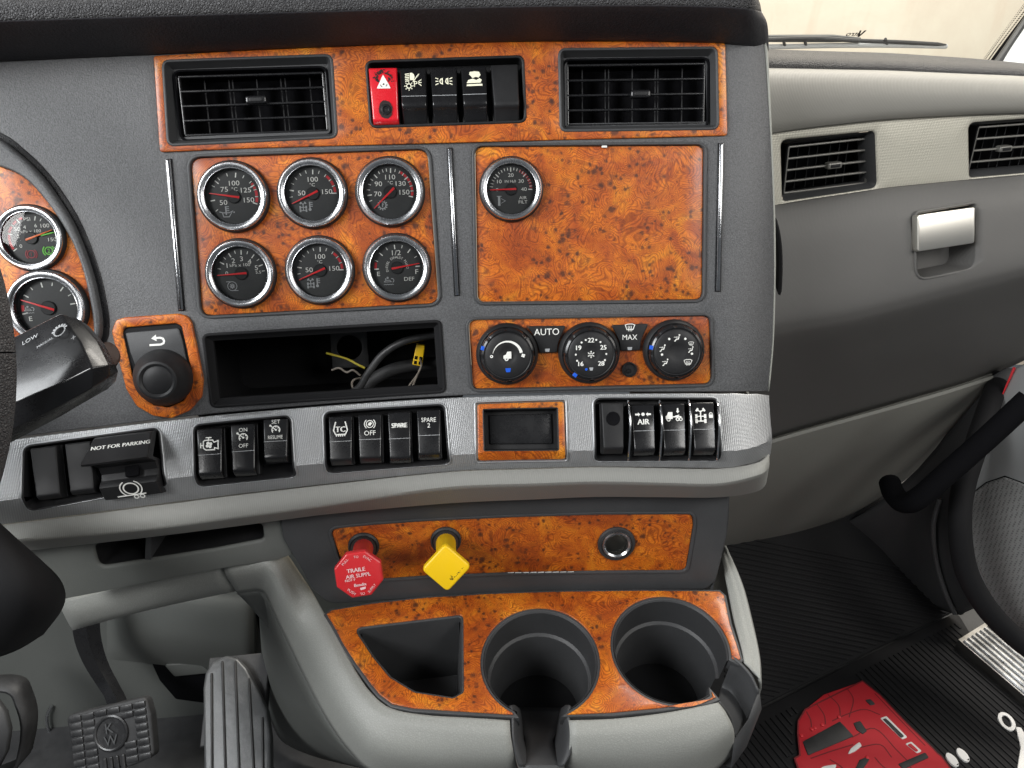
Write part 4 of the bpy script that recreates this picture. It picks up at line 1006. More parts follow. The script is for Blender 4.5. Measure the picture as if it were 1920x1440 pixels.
MB().lathe([(.0022, .0004), (.0022, .0014), (.0016, .0020), (.0003, .0020)], 20, cap1=True).build('pin', 'black_gloss', t, Matrix.Translation((-.0008, -.0012, 0)))
# ------------------------------------------------------------------ return knob in its wooden ring
ringo = [(213, 622), (222, 600), (240, 595), (340, 588), (356, 592), (364, 605), (372, 655), (380, 712), (375, 745), (352, 770), (316, 785), (282, 780), (252, 762), (234, 730), (224, 680)]
ringi = [(234, 622), (240, 614), (335, 606), (345, 611), (352, 650), (359, 700), (357, 728), (340, 752), (312, 764), (284, 760), (263, 742), (248, 705), (240, 660)]
M = MAIN.frame(300, 690, .003, 0); c = Vector(MAIN.uv(300, 690, .003))
loc = lambda pts: [(u-c.x, v-c.y) for u, v in PX(MAIN, pts, h=.003)]
t = thing('menu_knob', 'black round knob under a white return arrow in burl wood ring', 'knob', M)
ro, ri = rnd(loc(ringo), .006, 4), rnd(loc(ringi), .004, 4)
MB().slab(ro, [ri], 0, .0036, .0012).build('wood_ring', 'burl_wood', t)
MB().well(ri, .003, -.004+.006, shrink=.001).build('ring_well', 'black_matte', t)
pl = loc([(239, 624), (340, 615), (346, 640), (352, 682), (256, 690), (246, 660)])
MB().slab(rnd(pl, .002, 3), [], 0, .0040, .0008).build('plate', 'charcoal_smooth', t)
a = Vector(MAIN.uv(305, 708, .004))-c; KM = Matrix.Translation((a.x, a.y, .002))
MB().lathe([(.0245, 0), (.0243, .003), (.0225, .008), (.0190, .013), (.0168, .0165), (.0158, .0185), (.0140, .0190), (.0120, .0176), (.0118, .0170), (.0105, .0176), (.005, .0186), (.0005, .0188)], 56, cap1=True).build('knob', 'black_satin', t, KM)
a = Vector(MAIN.uv(296, 636, .004))-c
P = Print(.0110, 0); P.stroke([(-.55, -.42), (.30, -.42), (.50, -.33), (.56, -.16), (.50, .02), (.30, .10), (-.02, .10)], .15); P.poly([(-.36, .08), (.02, .36), (.02, -.14)]); P.build('arrow', 'white_print', t, Matrix.Translation((a.x, a.y, .0041)))
# ------------------------------------------------------------------ cubby in the silver strip
ci = PX(STRIP, [(906, 768), (1045, 765), (1047, 844), (908, 845)], .0012)
fo = PX(STRIP, [(895, 758), (1057, 753), (1060, 860), (897, 863)], .003)
Mc = STRIP.frame(975, 806); Mi = Mc.inverted(); t = thing('blank_display', 'blank dark display framed in burl wood in the silver strip', 'display', Mc)
def toloc(mb): mb.v = [Mi @ v for v in mb.v]; return mb
toloc(MB().slab(dens(fo), [dens(ci)], -.008, .0010, .0008, sm)).build('wood_frame', 'burl_wood', t)
toloc(MB().well(dens(ci), .0004, -.014, sm, .001, .0012)).build('box', 'black_satin', t)
cs = PX(STRIP, [(917, 778), (1034, 775), (1036, 832), (919, 833)], .001, -.011); toloc(MB().slab(dens(cs), [], -.0138, -.0118, .0008, sm)).build('screen', 'black_gloss', t)
# ------------------------------------------------------------------ push-pull valves and power socket
def valve_base(px, py, r): return VALVE.frame(px, py, 0, -.0006)
def stem_to(M, tip):  # direction from the panel to the knob plate
    return (M.inverted() @ tip)
for nm, bx, by, kx, ky, t_, lab, mat in (('air_valve', 682, 1024, 673, 1076, .64, 'red octagonal air supply knob with worn white lettering', 'red_paint'), ('air_valve', 836, 1013, 837, 1064, .655, 'yellow square parking brake knob turned on its corner', 'yellow_paint')):
    M = VALVE.frame(bx, by, 0, -.0006); t = thing(nm, lab, 'knob', M, 'push-pull air brake knobs')
    MB().lathe([(.0150, 0), (.0150, .002), (.0135, .0035), (.0122, .003), (.0122, .006), (.0105, .011), (.0085, .012), (.0085, -.01)], 40).build('boot', 'rubber', t)
    tip = M.inverted() @ atT(kx, ky, t_); dirv = tip.normalized()
    MB().tube([dirv*.004, dirv*.020], .0080, 24).build('shaft', 'black_satin', t)
    MB().tube([dirv*.014, dirv*(tip.length-.002)], [.0096, .0086], 28).build('stem', mat, t)
    R = dirv.to_track_quat('Z', 'Y').to_matrix().to_4x4(); R = Matrix.Translation(tip) @ (Vector((0, .10, 1)).normalized().slerp(dirv, .55)).to_track_quat('Z', 'Y').to_matrix().to_4x4() @ Matrix.Rotation(math.pi, 4, 'Z')
    # keep the plate's own up along the panel's up
    z = R.to_3x3() @ Vector((0, 0, 1)); x = Vector((1, 0, 0)); y = z.cross(x).normalized(); x = y.cross(z)
    R = Matrix(((x.x, y.x, z.x, tip.x), (x.y, y.y, z.y, tip.y), (x.z, y.z, z.z, tip.z), (0, 0, 0, 1)))
    if mat == 'red_paint':
        oc = [(.0208*math.cos(rad(22.5+45*i+4)), .0208*math.sin(rad(22.5+45*i+4))) for i in range(8)]
        MB().slab(rnd(oc, .0015, 3), [], -.004, .0022, .0016, back=True).build('plate', mat, t, R)
        P = Print(.02, .0024)
        P.text('TRAILE', -.10, .22, .17, 4, bold=.008); P.text('AIR SUPPL', -.02, -.02, .16, 4, bold=.005); P.text('NOT F', -.36, -.20, .10, 4, bold=.004); P.text('PUSH', -.34, -.70, .115, -38); P.text('TO', .10, -.82, .10, 4); P.text('SUPPLY', .50, -.62, .105, 48, wide=.9)
        P.text('PULL', -.52, .60, .11, 48); P.text('TO', -.06, .78, .10, 0); P.text('EVAC', .40, .68, .11, -36); P.text('Bendix', .04, -.42, .13, 4, bold=.006); P.poly([(.02, -.56), (.26, -.52), (.24, -.62), (.04, -.66)])
        P.build('lettering', 'faded_print', t, R)
    else:
        sq = [(.0212, 0), (0, .0212), (-.0212, 0), (0, -.0212)]
        MB().slab(rnd(sq, .0045, 5), [], -.004, .0022, .0016, back=True).build('plate', mat, t, R)
        P = Print(.02, .0024); random.seed(9)
        for i in range(26):
            u = random.random(); x, y = .22+.5*u, -.52+.5*u+random.gauss(0, .035); P.dot(x, y, .008+.012*random.random(), 6)
        for i in range(10): P.dot(.18+random.gauss(0, .05), -.42+random.gauss(0, .06), .012+.01*random.random(), 6)
        P.build('worn_lettering', 'soot', t, R)
t = thing('power_socket', 'round chrome ringed power socket at the right of the wood panel', 'socket', VALVE.frame(1156, 1020, .001, -.0006))
MB().lathe([(.0188, 0), (.0188, .002), (.0178, .0032), (.0155, .0032), (.0142, .002)], 48).build('rubber_ring', 'rubber', t)
MB().lathe([(.0146, .0015), (.0146, .0040), (.0140, .0050), (.0128, .0050), (.0114, .0036), (.0112, -.004)], 48).build('chrome_ring', 'satin_chrome', t)
MB().lathe([(.0113, .002), (.0111, -.030), (.0004, -.031)], 40, cap1=True).build('barrel', 'steel', t)
# ------------------------------------------------------------------ loose wiring inside the radio slot
def inr(px, py, h): return MAIN.pix(px, py, h)
o = MB().tube(smooth([inr(640, 745, -.055), inr(672, 728, -.045), inr(690, 700, -.040), inr(718, 664, -.036), inr(758, 640, -.034), inr(815, 628, -.036), inr(850, 622, -.04)], 8), .0034, 14).build('power_cable', 'cable_black'); tag(o, 'thick black cable arching through the empty radio slot', 'cable')
o = MB().tube(smooth([inr(672, 740, -.07), inr(700, 712, -.068), inr(740, 692, -.066), inr(800, 682, -.066), inr(850, 680, -.07)], 8), .0062, 14).build('wiring_harness', 'rubber'); tag(o, 'dark taped wiring harness behind the thick cable', 'cable')
t = thing('wire_connector', 'yellow plug with two thin wires hanging in the radio slot', 'connector', MAIN.frame(786, 664, -.05, -.05) @ Matrix.Rotation(rad(-12), 4, 'Z'))
MB().slab(rnd([(-.0048, -.0105), (.0048, -.0105), (.0040, .0095), (-.0040, .0095)], .001), [], -.005, .004, .0008).build('shell', 'yellow_paint', t)
for sx in (-1, 1):
    for sy_ in (0, 1): MB().slab([(-.0014, -.0016), (.0014, -.0016), (.0014, .0016), (-.0014, .0016)], [], .0036, .0043, .0002).build('contact_slot', 'void', t, Matrix.Translation((sx*.0022, -.0078+sy_*.0045, 0)))
Mi = t.matrix_world.inverted()
for k, (x, h) in enumerate(((772, -.045), (764, -.05))):
    MB().tube([Mi @ p for p in smooth([inr(787, 672, -.045), inr(790, 684, -.043), inr(784, 700, -.043), inr(x, 728, h), inr(x-8, 745, h)], 6)], .0009, 6).build('wire', 'grey_wire', t)
o = MB().tube(smooth([inr(612, 662, -.08), inr(648, 672, -.075), inr(668, 682, -.07), inr(684, 690, -.068)], 6), .0011, 8).build('yellow_wire', 'yellow_wire'); tag(o, 'thin yellow wire crossing the dark radio slot', 'wire')
pl = MAIN.frame(655, 652, -.10, -.10)
o = MB().slab([(-.018, -.02), (.018, -.02), (.018, .02), (-.018, .02)], [circle(0, 0, .0125, 28)], -.002, 0, .0003).build('bracket_plate', 'cable_black'); o.matrix_world = pl; tag(o, 'dim grey plate with round hole deep inside the radio slot', 'bracket')
random.seed(11)
for i, lab in enumerate(('short loose wire ends near the thick cable', 'brown wire loop at the foot of the thick cable')):
    pts = [inr(622, 694, -.062), inr(636, 690, -.06), inr(650, 698, -.058), inr(662, 694, -.056), inr(676, 704, -.056)] if i == 0 else [inr(668, 735, -.05), inr(660, 722, -.05), inr(664, 712, -.05), inr(680, 708, -.055)]
    o = MB().tube(smooth(pts, 6), .0010, 6).build('loose_wire', 'grey_wire'); tag(o, lab, 'wire')
# ------------------------------------------------------------------ cup holder console
TM = TRAY.map(); TR = TRAY.pix
cup = thing('cup_holder_console', 'burl topped cup holder console with two cup wells and a bin', 'cup holder', Matrix.Translation((.03, .47, CZ-.61)))
CI = Matrix.Translation((-.03, -.47, -(CZ-.61)))
def U(mb, name, mat, label=None, **k):
    o = mb.build(name, mat, cup, **k); o.matrix_parent_inverse = CI
    if label: o['label'] = label
    return o
def circ(c, right, topp):
    a, b, d = Vector(TRAY.uv(*c)), Vector(TRAY.uv(*right)), Vector(TRAY.uv(*topp)); r = ((b-a).length+(d-a).length)/2
    return a, r
c1, R1 = circ((1013, 1240), (1123, 1238), (1012, 1140)); c2, R2 = circ((1257, 1217), (1372, 1217), (1257, 1123))
def arc(c, r, a0, a1, n=44): return [(c.x+r*math.cos(rad(a0+(a1-a0)*i/n)), c.y+r*math.sin(rad(a0+(a1-a0)*i/n))) for i in range(n+1)]
A1 = (-62, 242); A2 = (-10, 303)
lw = PX(TRAY, [(963, 1341), (850, 1334), (775, 1329), (736, 1321), (712, 1303), (695, 1282), (668, 1245), (644, 1208), (625, 1172), (613, 1153), (622, 1146), (700, 1133), (800, 1122), (920, 1115), (1038, 1111), (1200, 1109), (1348, 1110), (1357, 1118), (1368, 1172), (1380, 1208), (1388, 1236), (1383, 1241)])
lr = PX(TRAY, [(1334, 1298), (1342, 1309), (1330, 1314), (1240, 1328), (1150, 1337), (1063, 1341)])
woodp = lw+arc(c2, R2, *A2)+lr+arc(c1, R1, *A1)
binp = rnd(PX(TRAY, [(662, 1178), (869, 1153), (870, 1300), (850, 1311), (777, 1300), (731, 1272), (700, 1235)]), [.006, .006, .004, .006, .01, .01, .01])
U(MB().slab(woodp, [binp], -.001, .0016, .0006, TM), 'tray_wood', 'burl_wood', 'burl wood top around the bin and two cup wells')
base = inset(ccw(woodp), -.0030); binb = inset(ccw(binp), .0022)
U(MB().slab(base, [binb], -.014, .0004, .0014, TM), 'tray_base', 'charcoal_smooth')
U(MB().well(binb, -.001, -.095, TM, .008, steps=[(.001, -.006)]), 'bin', 'charcoal_smooth', 'deep bin with one slanted corner')
for c, r, (a0, a1), lab in ((c1, R1, A1, 'middle cup well with a slot in front'), (c2, R2, A2, 'right cup well')):
    rr = r-.003
    mb = MB(); prev = None
    for dr, h in ((.000, .0004), (.0012, -.001), (.0014, -.004), (.0030, -.034), (.0058, -.036), (.0064, -.038), (.011, -.105)):
        ring = [TRAY.p(u, v, h) for u, v in arc(c, rr-dr, a0-3, a1+3)]
        if prev: mb.strip(prev, ring, False)
        prev = ring
    fl = circle(c.x, c.y, rr-.0105, 48); fl_ = MB().add([TRAY.p(u, v, -.104) for u, v in fl], [tuple(range(48))])
    U(fl_, 'shaded_well_floor', 'mat_rubber')  # no liner here: black colour stands in for shade deep in the well
    U(mb, 'cup_well', 'charcoal_smooth', lab, solid=.0)
    o = MB().lathe([(.016, 0), (.015, .0012), (.010, .0012), (.0085, -.0005), (.0005, -.0006)], 28, M=TRAY.frame(960, 1200), cap1=True)
    dv = TRAY.p(c.x, c.y-.012, -.1035)-TRAY.frame(960, 1200).translation
    o.v = [v+dv for v in o.v]; U(o, 'drain_boss', 'black_satin')
# the slot in front of the middle well: cheeks, floor and rounded lips
def slot_row(h, xs, y): return [TR(x, y, h) for x in xs]
mb = MB()
L = [[TR(958, 1322, .0), TR(962, 1340, .0), TR(962, 1375, -.004), TR(966, 1410, -.014), TR(975, 1438, -.024)],
     [TR(966, 1322, -.010), TR(970, 1342, -.010), TR(972, 1380, -.014), TR(977, 1412, -.020), TR(985, 1436, -.028)],
     [TR(976, 1330, -.055), TR(980, 1350, -.055), TR(983, 1385, -.05), TR(990, 1405, -.046), TR(1000, 1425, -.044)]]
U(MB().loft(L, 4, 4), 'slot_cheek', 'charcoal_smooth', solid=.002)
Rr = [[TR(1068, 1322, .0), TR(1064, 1340, .0), TR(1072, 1375, -.004), TR(1070, 1410, -.014), TR(1056, 1438, -.024)],
      [TR(1060, 1322, -.010), TR(1056, 1342, -.010), TR(1058, 1380, -.014), TR(1056, 1412, -.020), TR(1046, 1436, -.028)],
      [TR(1050, 1330, -.055), TR(1046, 1350, -.055), TR(1040, 1385, -.05), TR(1036, 1405, -.046), TR(1030, 1425, -.044)]]
U(MB().loft(Rr, 4, 4), 'slot_cheek', 'charcoal_smooth', solid=-.002)
fl = [[TR(950, 1330, -.082), TR(1070, 1330, -.082)], [TR(975, 1370, -.055), TR(1047, 1370, -.055)], [TR(985, 1395, -.046), TR(1038, 1395, -.046)], [TR(975, 1437, -.030), TR(1056, 1437, -.030)], [TR(970, 1450, -.040), TR(1060, 1450, -.040)]]
U(MB().loft(fl, 4, 4), 'slot_floor', 'charcoal_smooth', solid=.002)
# pale padded body round the front and left side
def bar_rows():
    inn = [atY(422, 1042, .560), atY(500, 1031, .558), atY(530, 1038, .553), atY(556, 1072, .545), TR(592, 1126, -.001), TR(638, 1208, -.003), TR(668, 1262, -.003), TR(697, 1302, -.003), TR(735, 1330, -.003), TR(800, 1342, -.003), TR(880, 1347, -.003), TR(956, 1352, -.003)]
    top_ = [atY(422, 1052, .545), atY(494, 1043, .543), atY(520, 1052, .540), atY(545, 1088, .533), TR(578, 1140, .0), TR(620, 1218, -.002), TR(650, 1275, -.003), TR(682, 1320, -.004), TR(722, 1354, -.006), TR(800, 1370, -.007), TR(880, 1376, -.007), TR(958, 1380, -.007)]
    mid = [atY(425, 1072, .536), atY(490, 1064, .534), atY(510, 1075, .530), atY(530, 1110, .522), TR(562, 1170, -.010), TR(603, 1250, -.014), TR(636, 1314, -.016), TR(668, 1362, -.018), TR(712, 1402, -.022), TR(800, 1418, -.025), TR(880, 1420, -.026), TR(966, 1420, -.026)]
    out = [atY(446, 1108, .545), atY(487, 1104, .545), atY(504, 1115, .540), atY(520, 1150, .530), TR(548, 1210, -.045), TR(590, 1296, -.05), TR(624, 1356, -.055), TR(660, 1405, -.06), TR(706, 1445, -.066), TR(800, 1460, -.07), TR(880, 1460, -.07), TR(975, 1452, -.07)]
    return inn, top_, mid, out
inn, top_, mid, out = bar_rows()
U(MB().loft([inn, top_, mid, out], 5, 5), 'padded_body', 'leather_grey', 'pale grey grained plastic body around the tray', solid=.003)
und = [p+Vector((.012, .03, -.10)) for p in out]
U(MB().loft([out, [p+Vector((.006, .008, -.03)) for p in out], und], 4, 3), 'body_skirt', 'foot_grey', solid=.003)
inn2 = [TR(1066, 1352, -.003), TR(1150, 1349, -.003), TR(1240, 1339, -.003), TR(1310, 1326, -.003), TR(1345, 1318, -.003)]
top2 = [TR(1068, 1380, -.007), TR(1150, 1378, -.007), TR(1240, 1370, -.007), TR(1320, 1354, -.007), TR(1360, 1338, -.007)]
mid2 = [TR(1064, 1420, -.026), TR(1150, 1420, -.026), TR(1240, 1416, -.026), TR(1325, 1398, -.024), TR(1373, 1370, -.020)]
out2 = [TR(1052, 1455, -.07), TR(1150, 1465, -.07), TR(1240, 1465, -.07), TR(1320, 1450, -.07), TR(1368, 1412, -.06)]
U(MB().loft([inn2, top2, mid2, out2], 5, 5), 'padded_body', 'leather_grey', solid=.003)
# right flank and the open spout beside the right well
fi = [TR(1352, 1045, .0), TR(1364, 1105, .0), TR(1376, 1165, .0), TR(1390, 1215, .0), TR(1396, 1243, .0)]
fm_ = [TR(1358, 1035, .004), TR(1380, 1100, .004), TR(1396, 1165, .003), TR(1410, 1222, .0), TR(1414, 1262, -.003)]
fo = [TR(1360, 1028, -.004), TR(1392, 1100, -.006), TR(1412, 1175, -.008), TR(1425, 1240, -.012), TR(1428, 1290, -.016)]
fd = [p+Vector((.006, .02, -.10)) for p in fo]
U(MB().loft([fi, fm_, fo, fd], 5, 5), 'padded_flank', 'leather_grey', solid=.003)
sp = [[TR(1374, 1228, .001), TR(1392, 1244, .002), TR(1410, 1265, .0), TR(1424, 1295, -.006)],
      [TR(1368, 1250, -.010), TR(1386, 1262, -.010), TR(1404, 1285, -.012), TR(1420, 1312, -.018)],
      [TR(1352, 1290, -.034), TR(1370, 1300, -.034), TR(1388, 1325, -.036), TR(1402, 1350, -.040)],
      [TR(1346, 1308, -.010), TR(1360, 1325, -.014), TR(1374, 1350, -.022), TR(1380, 1378, -.034)],
      [TR(1340, 1310, -.001), TR(1350, 1322, -.004), TR(1366, 1345, -.012), TR(1374, 1378, -.024)]]
U(MB().loft(sp, 5, 5), 'spout', 'charcoal_smooth', 'dark open spout beside the right cup well', solid=.002)
mb = MB(); P4 = [TR(1424, 1292, -.006), TR(1404, 1350, -.03), TR(1378, 1385, -.03), TR(1372, 1440, -.06), TR(1400, 1400, -.08), TR(1428, 1330, -.03)]
mb.add(P4+[p+Vector((-.004, .03, -.04)) for p in P4], [(0, 1, 5), (1, 2, 4), (1, 4, 5), (2, 3, 4), (5, 4, 10, 11), (4, 3, 9, 10)])
U(mb, 'spout_edge', 'charcoal_smooth', solid=.001)
# ------------------------------------------------------------------ knee bar under the storage pocket
knee = thing('knee_bar', 'pale grey knee bar slanting below the storage pocket', 'trim bar', Matrix.Translation((-.4, .55, CZ-.55)))
def child(par, mb, name, mat, label=None, **k):
    o = mb.build(name, mat, par, **k); o.matrix_parent_inverse = par.matrix_world.inverted()
    if label: o['label'] = label
    return o
def bar(tab, Y): return [atY(x, y, Y) for x, y in tab]
ka = [bar([(107, 1120), (210, 1092), (310, 1066), (417, 1040)], .572), bar([(110, 1119), (212, 1091), (312, 1065), (418, 1040)], .555), bar([(118, 1142), (218, 1116), (318, 1092), (424, 1068)], .540), bar([(136, 1178), (230, 1152), (330, 1128), (445, 1104)], .548), bar([(136, 1170), (230, 1144), (330, 1120), (445, 1096)], .59)]
child(knee, MB().loft(ka, 4, 3), 'bar', 'leather_grey', solid=.002)
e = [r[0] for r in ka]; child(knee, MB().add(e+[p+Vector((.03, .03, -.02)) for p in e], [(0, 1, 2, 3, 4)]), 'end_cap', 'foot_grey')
# ------------------------------------------------------------------ footwell
def structure(o, nm=None): o['kind'] = 'structure'; return o
FLOOR = MB().add([(-1.3, -.3, 0), (1.6, -.3, 0), (1.6, 1.6, 0), (-1.3, 1.6, 0)], [(0, 1, 2, 3)]).build('floor', 'rubber'); structure(FLOOR)
FW = Surf(lambda X, Z: .77+.10*X+.16*Z, .16)
fwo = PX(FW, [(-350, 1000), (700, 930), (1000, 1180), (800, 1500), (500, 1400), (330, 1372), (150, 1395), (-350, 1440)])
fwp = structure(MB().slab(fwo, [], -.02, 0, .002, FW.map(), .05).build('footwell_wall', 'foot_grey'))
def fwchild(mb, nm, mat, lab=None):
    o = mb.build(nm, mat, fwp)
    if lab: o['label'] = lab
    return o
fq = FW.map()
fwchild(MB().slab(PX(FW, [(470, 1098), (475, 1098), (502, 1240), (497, 1240)]), [], 0, .0006, .0002, fq), 'panel_seam', 'void')
fwchild(MB().slab(rnd(PX(FW, [(284, 1240), (330, 1236), (400, 1236), (470, 1250), (480, 1330), (330, 1310), (300, 1275)]), .006), [], 0, .001, .0004, fq), 'wall_gap', 'void', 'dark gap in the wall behind the accelerator')
fwchild(MB().slab(rnd(PX(FW, [(310, 1240), (372, 1235), (400, 1255), (330, 1262)]), .004), [], .001, .008, .002, fq), 'bracket', 'foot_grey')
# bulging duct cover on the wall
bl = []
for k, (yy, off) in enumerate(((1090, .0), (1120, -.025), (1180, -.034), (1215, -.026), (1250, .0))):
    bl.append([Surf(lambda X, Z, o=off*s_: FW.fn(X, Z)+o-.002, .16).pix(x, yy+(x-330)*.12) for x, s_ in ((200, 0), (240, .6), (330, 1), (430, 1), (470, .8), (480, 0))])
fwchild(MB().loft(bl, 5, 5), 'duct_cover', 'foot_grey')
o = child(fwp, MB().loft([[p for p in out[1:9]], [atZ(x, y, .02) for x, y in ((498, 1270), (505, 1320), (512, 1350), (530, 1385), (565, 1405), (610, 1420), (660, 1432), (720, 1445))]], 4, 6), 'tunnel_side', 'foot_grey', solid=.003)
t = thing('brake_pedal', 'black rubber brake pedal with round emblem lettered K W', 'pedal', Matrix.Translation(atT(204, 1367, 1.0)))
child(t, MB().loft([[atT(x-w_, y, tt), atT(x, y-2, tt-.012), atT(x+w_, y, tt), atT(x, y+4, tt+.012), atT(x-w_, y, tt)] for x, y, w_, tt in ((160, 1120, 26, 1.02), (163, 1190, 26, 1.03), (178, 1240, 24, 1.04), (200, 1280, 22, 1.04), (218, 1312, 20, 1.02), (220, 1340, 20, 1.01))], 1, 5), 'pedal_arm', 'black_gloss')
M, w, h = frame4(atT(122, 1342, 1.00), atT(286, 1299, 1.00), atT(288, 1425, .985), atT(139, 1462, .985))
Mt = t.matrix_world.inverted() @ M
pp = [(-w/2, h/2-.002), (w/2-.004, h/2), (w/2, h*.2), (w/2-.002, -h/2+.006), (w*.2, -h/2), (-w/2+.006, -h/2+.004)]
MB().slab(rnd(pp, .009, 5), [], -.012, .002, .003).build('pad', 'rubber', t, Mt)
pc = (.002, h*.06)
def grp(mb): return mb
cells = []
gx = np.linspace(-w*.46, w*.46, 7); gy = np.linspace(-h*.45, h*.45, 9)
cm_ = None
for i in range(6):
    for j in range(8):
        x0, x1, y0, y1 = gx[i]+.0008, gx[i+1]-.0008, gy[j]+.0008, gy[j+1]-.0008; cx, cy = (x0+x1)/2, (y0+y1)/2
        if math.hypot(cx-pc[0], (cy-pc[1])) < .026 or (abs(cx-pc[0]) < .016 and cy < pc[1]): continue
        cells.append(((cx, cy), (x1-x0, y1-y0)))
for (cx, cy), (dx, dy) in cells:
    Mx = Mt @ Matrix.Translation((cx, cy, .002))
    if cm_ is None: cm_ = MB().slab(rnd([(-dx/2, -dy/2), (dx/2, -dy/2), (dx/2, dy/2), (-dx/2, dy/2)], .001, 2), [], -.001, .0022, .0009, seg=2).build('tread_block', 'pedal_rubber', t, Mx)
    else: link_copy(cm_, t, Mx)
MB().lathe([(.0225, 0), (.0225, .0028), (.0205, .0036), (.0188, .003), (.0184, .0014), (.0005, .0014)], 40, cap1=True).build('emblem', 'pedal_rubber', t, Mt @ Matrix.Translation((pc[0], pc[1], .002)))
def embossed(txts, M, par, mat, z0=0, z1=.0016):
    mb = MB()
    for s_, x, y, size, rot in txts:
        V, Fc = txt(s_); xs = [v[0] for v in V]; cx = (min(xs)+max(xs))/2; k = size/.7
        mb.add([((a-cx)*k+x, (b-.35)*k+y, z1) for a, b in V], Fc)
    o = mb.build('emblem_letters', mat, par, M); return o
embossed([('K', 0, .0070, .0125, 0), ('W', 0, -.0080, .0120, 0)], Mt @ Matrix.Translation((pc[0], pc[1], .0042)), t, 'rubber_worn_and_highlight')  # paler colour paints in the highlight on the raised letters, not wear
for k in range(4): MB().slab(rnd([(-.0025, -.014), (.0025, -.014), (.0025, .014), (-.0025, .014)], .002), [], 0, .0028, .001).build('emblem_bar', 'pedal_rubber', t, Mt @ Matrix.Translation((pc[0]-.012+k*.008, pc[1]-.042, .002)))
t = thing('accelerator_pedal', 'tall worn grey accelerator pedal with raised ribs', 'pedal', Matrix.Translation(atT(440, 1350, .99)))
AC = [(380, 1290), (384, 1262), (398, 1240), (424, 1228), (446, 1234), (462, 1252), (484, 1294), (500, 1330), (507, 1380), (508, 1500), (382, 1500)]
a_, b_, c_, d_ = atT(380, 1228, 1.02), atT(508, 1228, 1.02), atT(508, 1500, .93), atT(382, 1500, .93)
M, w, h = frame4(a_, b_, c_, d_); Mi = M.inverted()
def onplane(px, py, dz=0):
    d = ray(px, py); n = M.to_3x3() @ Vector((0, 0, 1)); q = EYE+d*((M.translation-EYE).dot(n)/d.dot(n)); l = Mi @ q; return (l.x, l.y)
Mt = t.matrix_world.inverted() @ M
MB().slab(rnd([onplane(*p) for p in AC], .006, 3), [], -.014, .0, .004).build('plate', 'rubber_worn_and_highlight', t, Mt)
for xa, ya, xb in ((397, 1262, 398), (417, 1240, 424), (441, 1240, 450), (467, 1272, 478), (492, 1345, 494)):
    A, B = onplane(xa, ya), onplane(xb, 1480); dx = Vector((B[0]-A[0], B[1]-A[1])).normalized(); nx = Vector((-dx.y, dx.x))*.0014
    MB().slab(rnd([(A[0]-nx.x, A[1]-nx.y), (A[0]+nx.x, A[1]+nx.y), (B[0]+nx.x, B[1]+nx.y), (B[0]-nx.x, B[1]-nx.y)], .001, 2), [], -.001, .0024, .0012).build('rib', 'rubber', t, Mt)
MB().slab([(-.05, -.02), (.03, -.02), (.03, .09), (-.05, .09)], [], -.03, -.016, .002).build('pedal_lever', 'rubber', t, Mt)
t = thing('footrest', 'rounded grey footrest with dark rim in the lower left corner', 'footrest', Matrix.Translation(atT(0, 1380, .98)))
fr_ = [atT(x, y, .98) for x, y in ((-60, 1300), (10, 1300), (28, 1325), (38, 1365), (32, 1415), (15, 1450), (-60, 1480))]
child(t, MB().loft([[p+Vector((0, .03, -.01)) for p in fr_], fr_], 4, 2), 'rim', 'rubber', solid=.004)
g_ = [atT(x, y, .965) for x, y in ((-60, 1310), (0, 1310), (16, 1332), (24, 1365), (18, 1405), (2, 1435), (-60, 1470))]
child(t, MB().add(g_, [tuple(range(7))]), 'top', 'charcoal_smooth', solid=.01)
ot = MB().tube(smooth([FW.pix(96, 1324, .004), FW.pix(88, 1345, .006), FW.pix(92, 1370, .006), FW.pix(104, 1384, .004)], 6), .0022, 8).build('wire_clip', 'satin_chrome'); tag(ot, 'thin bright curved clip on the footwell wall left of the brake', 'clip')
# ------------------------------------------------------------------ steering column, wheel rim and stalk
t = thing('steering_column', 'black steering column shroud at the lower left edge', 'steering column', Matrix.Translation(atT(0, 1100, .66)))
sh = [[atT(x, y, tt) for x, y, tt in r] for r in (
    [(-200, 940, .60), (-60, 955, .58), (5, 1000, .60), (30, 1030, .66)], [(-200, 1000, .57), (-40, 1010, .56), (60, 1055, .58), (90, 1075, .66)],
    [(-200, 1080, .56), (-20, 1085, .55), (85, 1105, .58), (112, 1108, .68)], [(-200, 1160, .57), (-20, 1155, .56), (75, 1155, .59), (108, 1140, .70)], [(-200, 1250, .60), (-60, 1235, .60), (20, 1215, .62), (75, 1185, .72)])]
child(t, MB().loft(sh, 5, 5), 'shroud', 'black_matte', solid=.004)
t = thing('steering_wheel', 'dark steering wheel rim cut off by the left edge', 'steering wheel', Matrix.Translation(atT(-640, 790, .44)))
ctr = atT(-640, 700, .44); n = (EYE+Vector((-.45, 0, .0))-ctr).normalized(); x = Vector((0, 0, 1)).cross(n).normalized(); y = n.cross(x)
Rw = .215
for _ in range(12):   # set the wheel so that its rim just enters the view
    path = [ctr+(x*math.cos(a)+y*math.sin(a))*Rw for a in np.linspace(0, 2*math.pi, 97)]
    mx = max(proj(p+x*.0145)[0] for p in path); ctr = ctr+Vector(((26-mx)*.44/F, 0, 0))
mb = MB(); t.matrix_world = Matrix.Translation(ctr); bpy.context.view_layer.update()
mb.tube(path, .0145, 16, False); child(t, mb, 'rim', 'leather_black')
child(t, MB().tube([ctr, ctr.lerp(path[48], .97)], [.05, .02], 16), 'spoke', 'black_satin')
child(t, MB().lathe([(.07, -.02), (.07, .01), (.05, .02), (.001, .022)], 40, cap1=True, M=Matrix.Translation(ctr)), 'hub', 'black_satin')
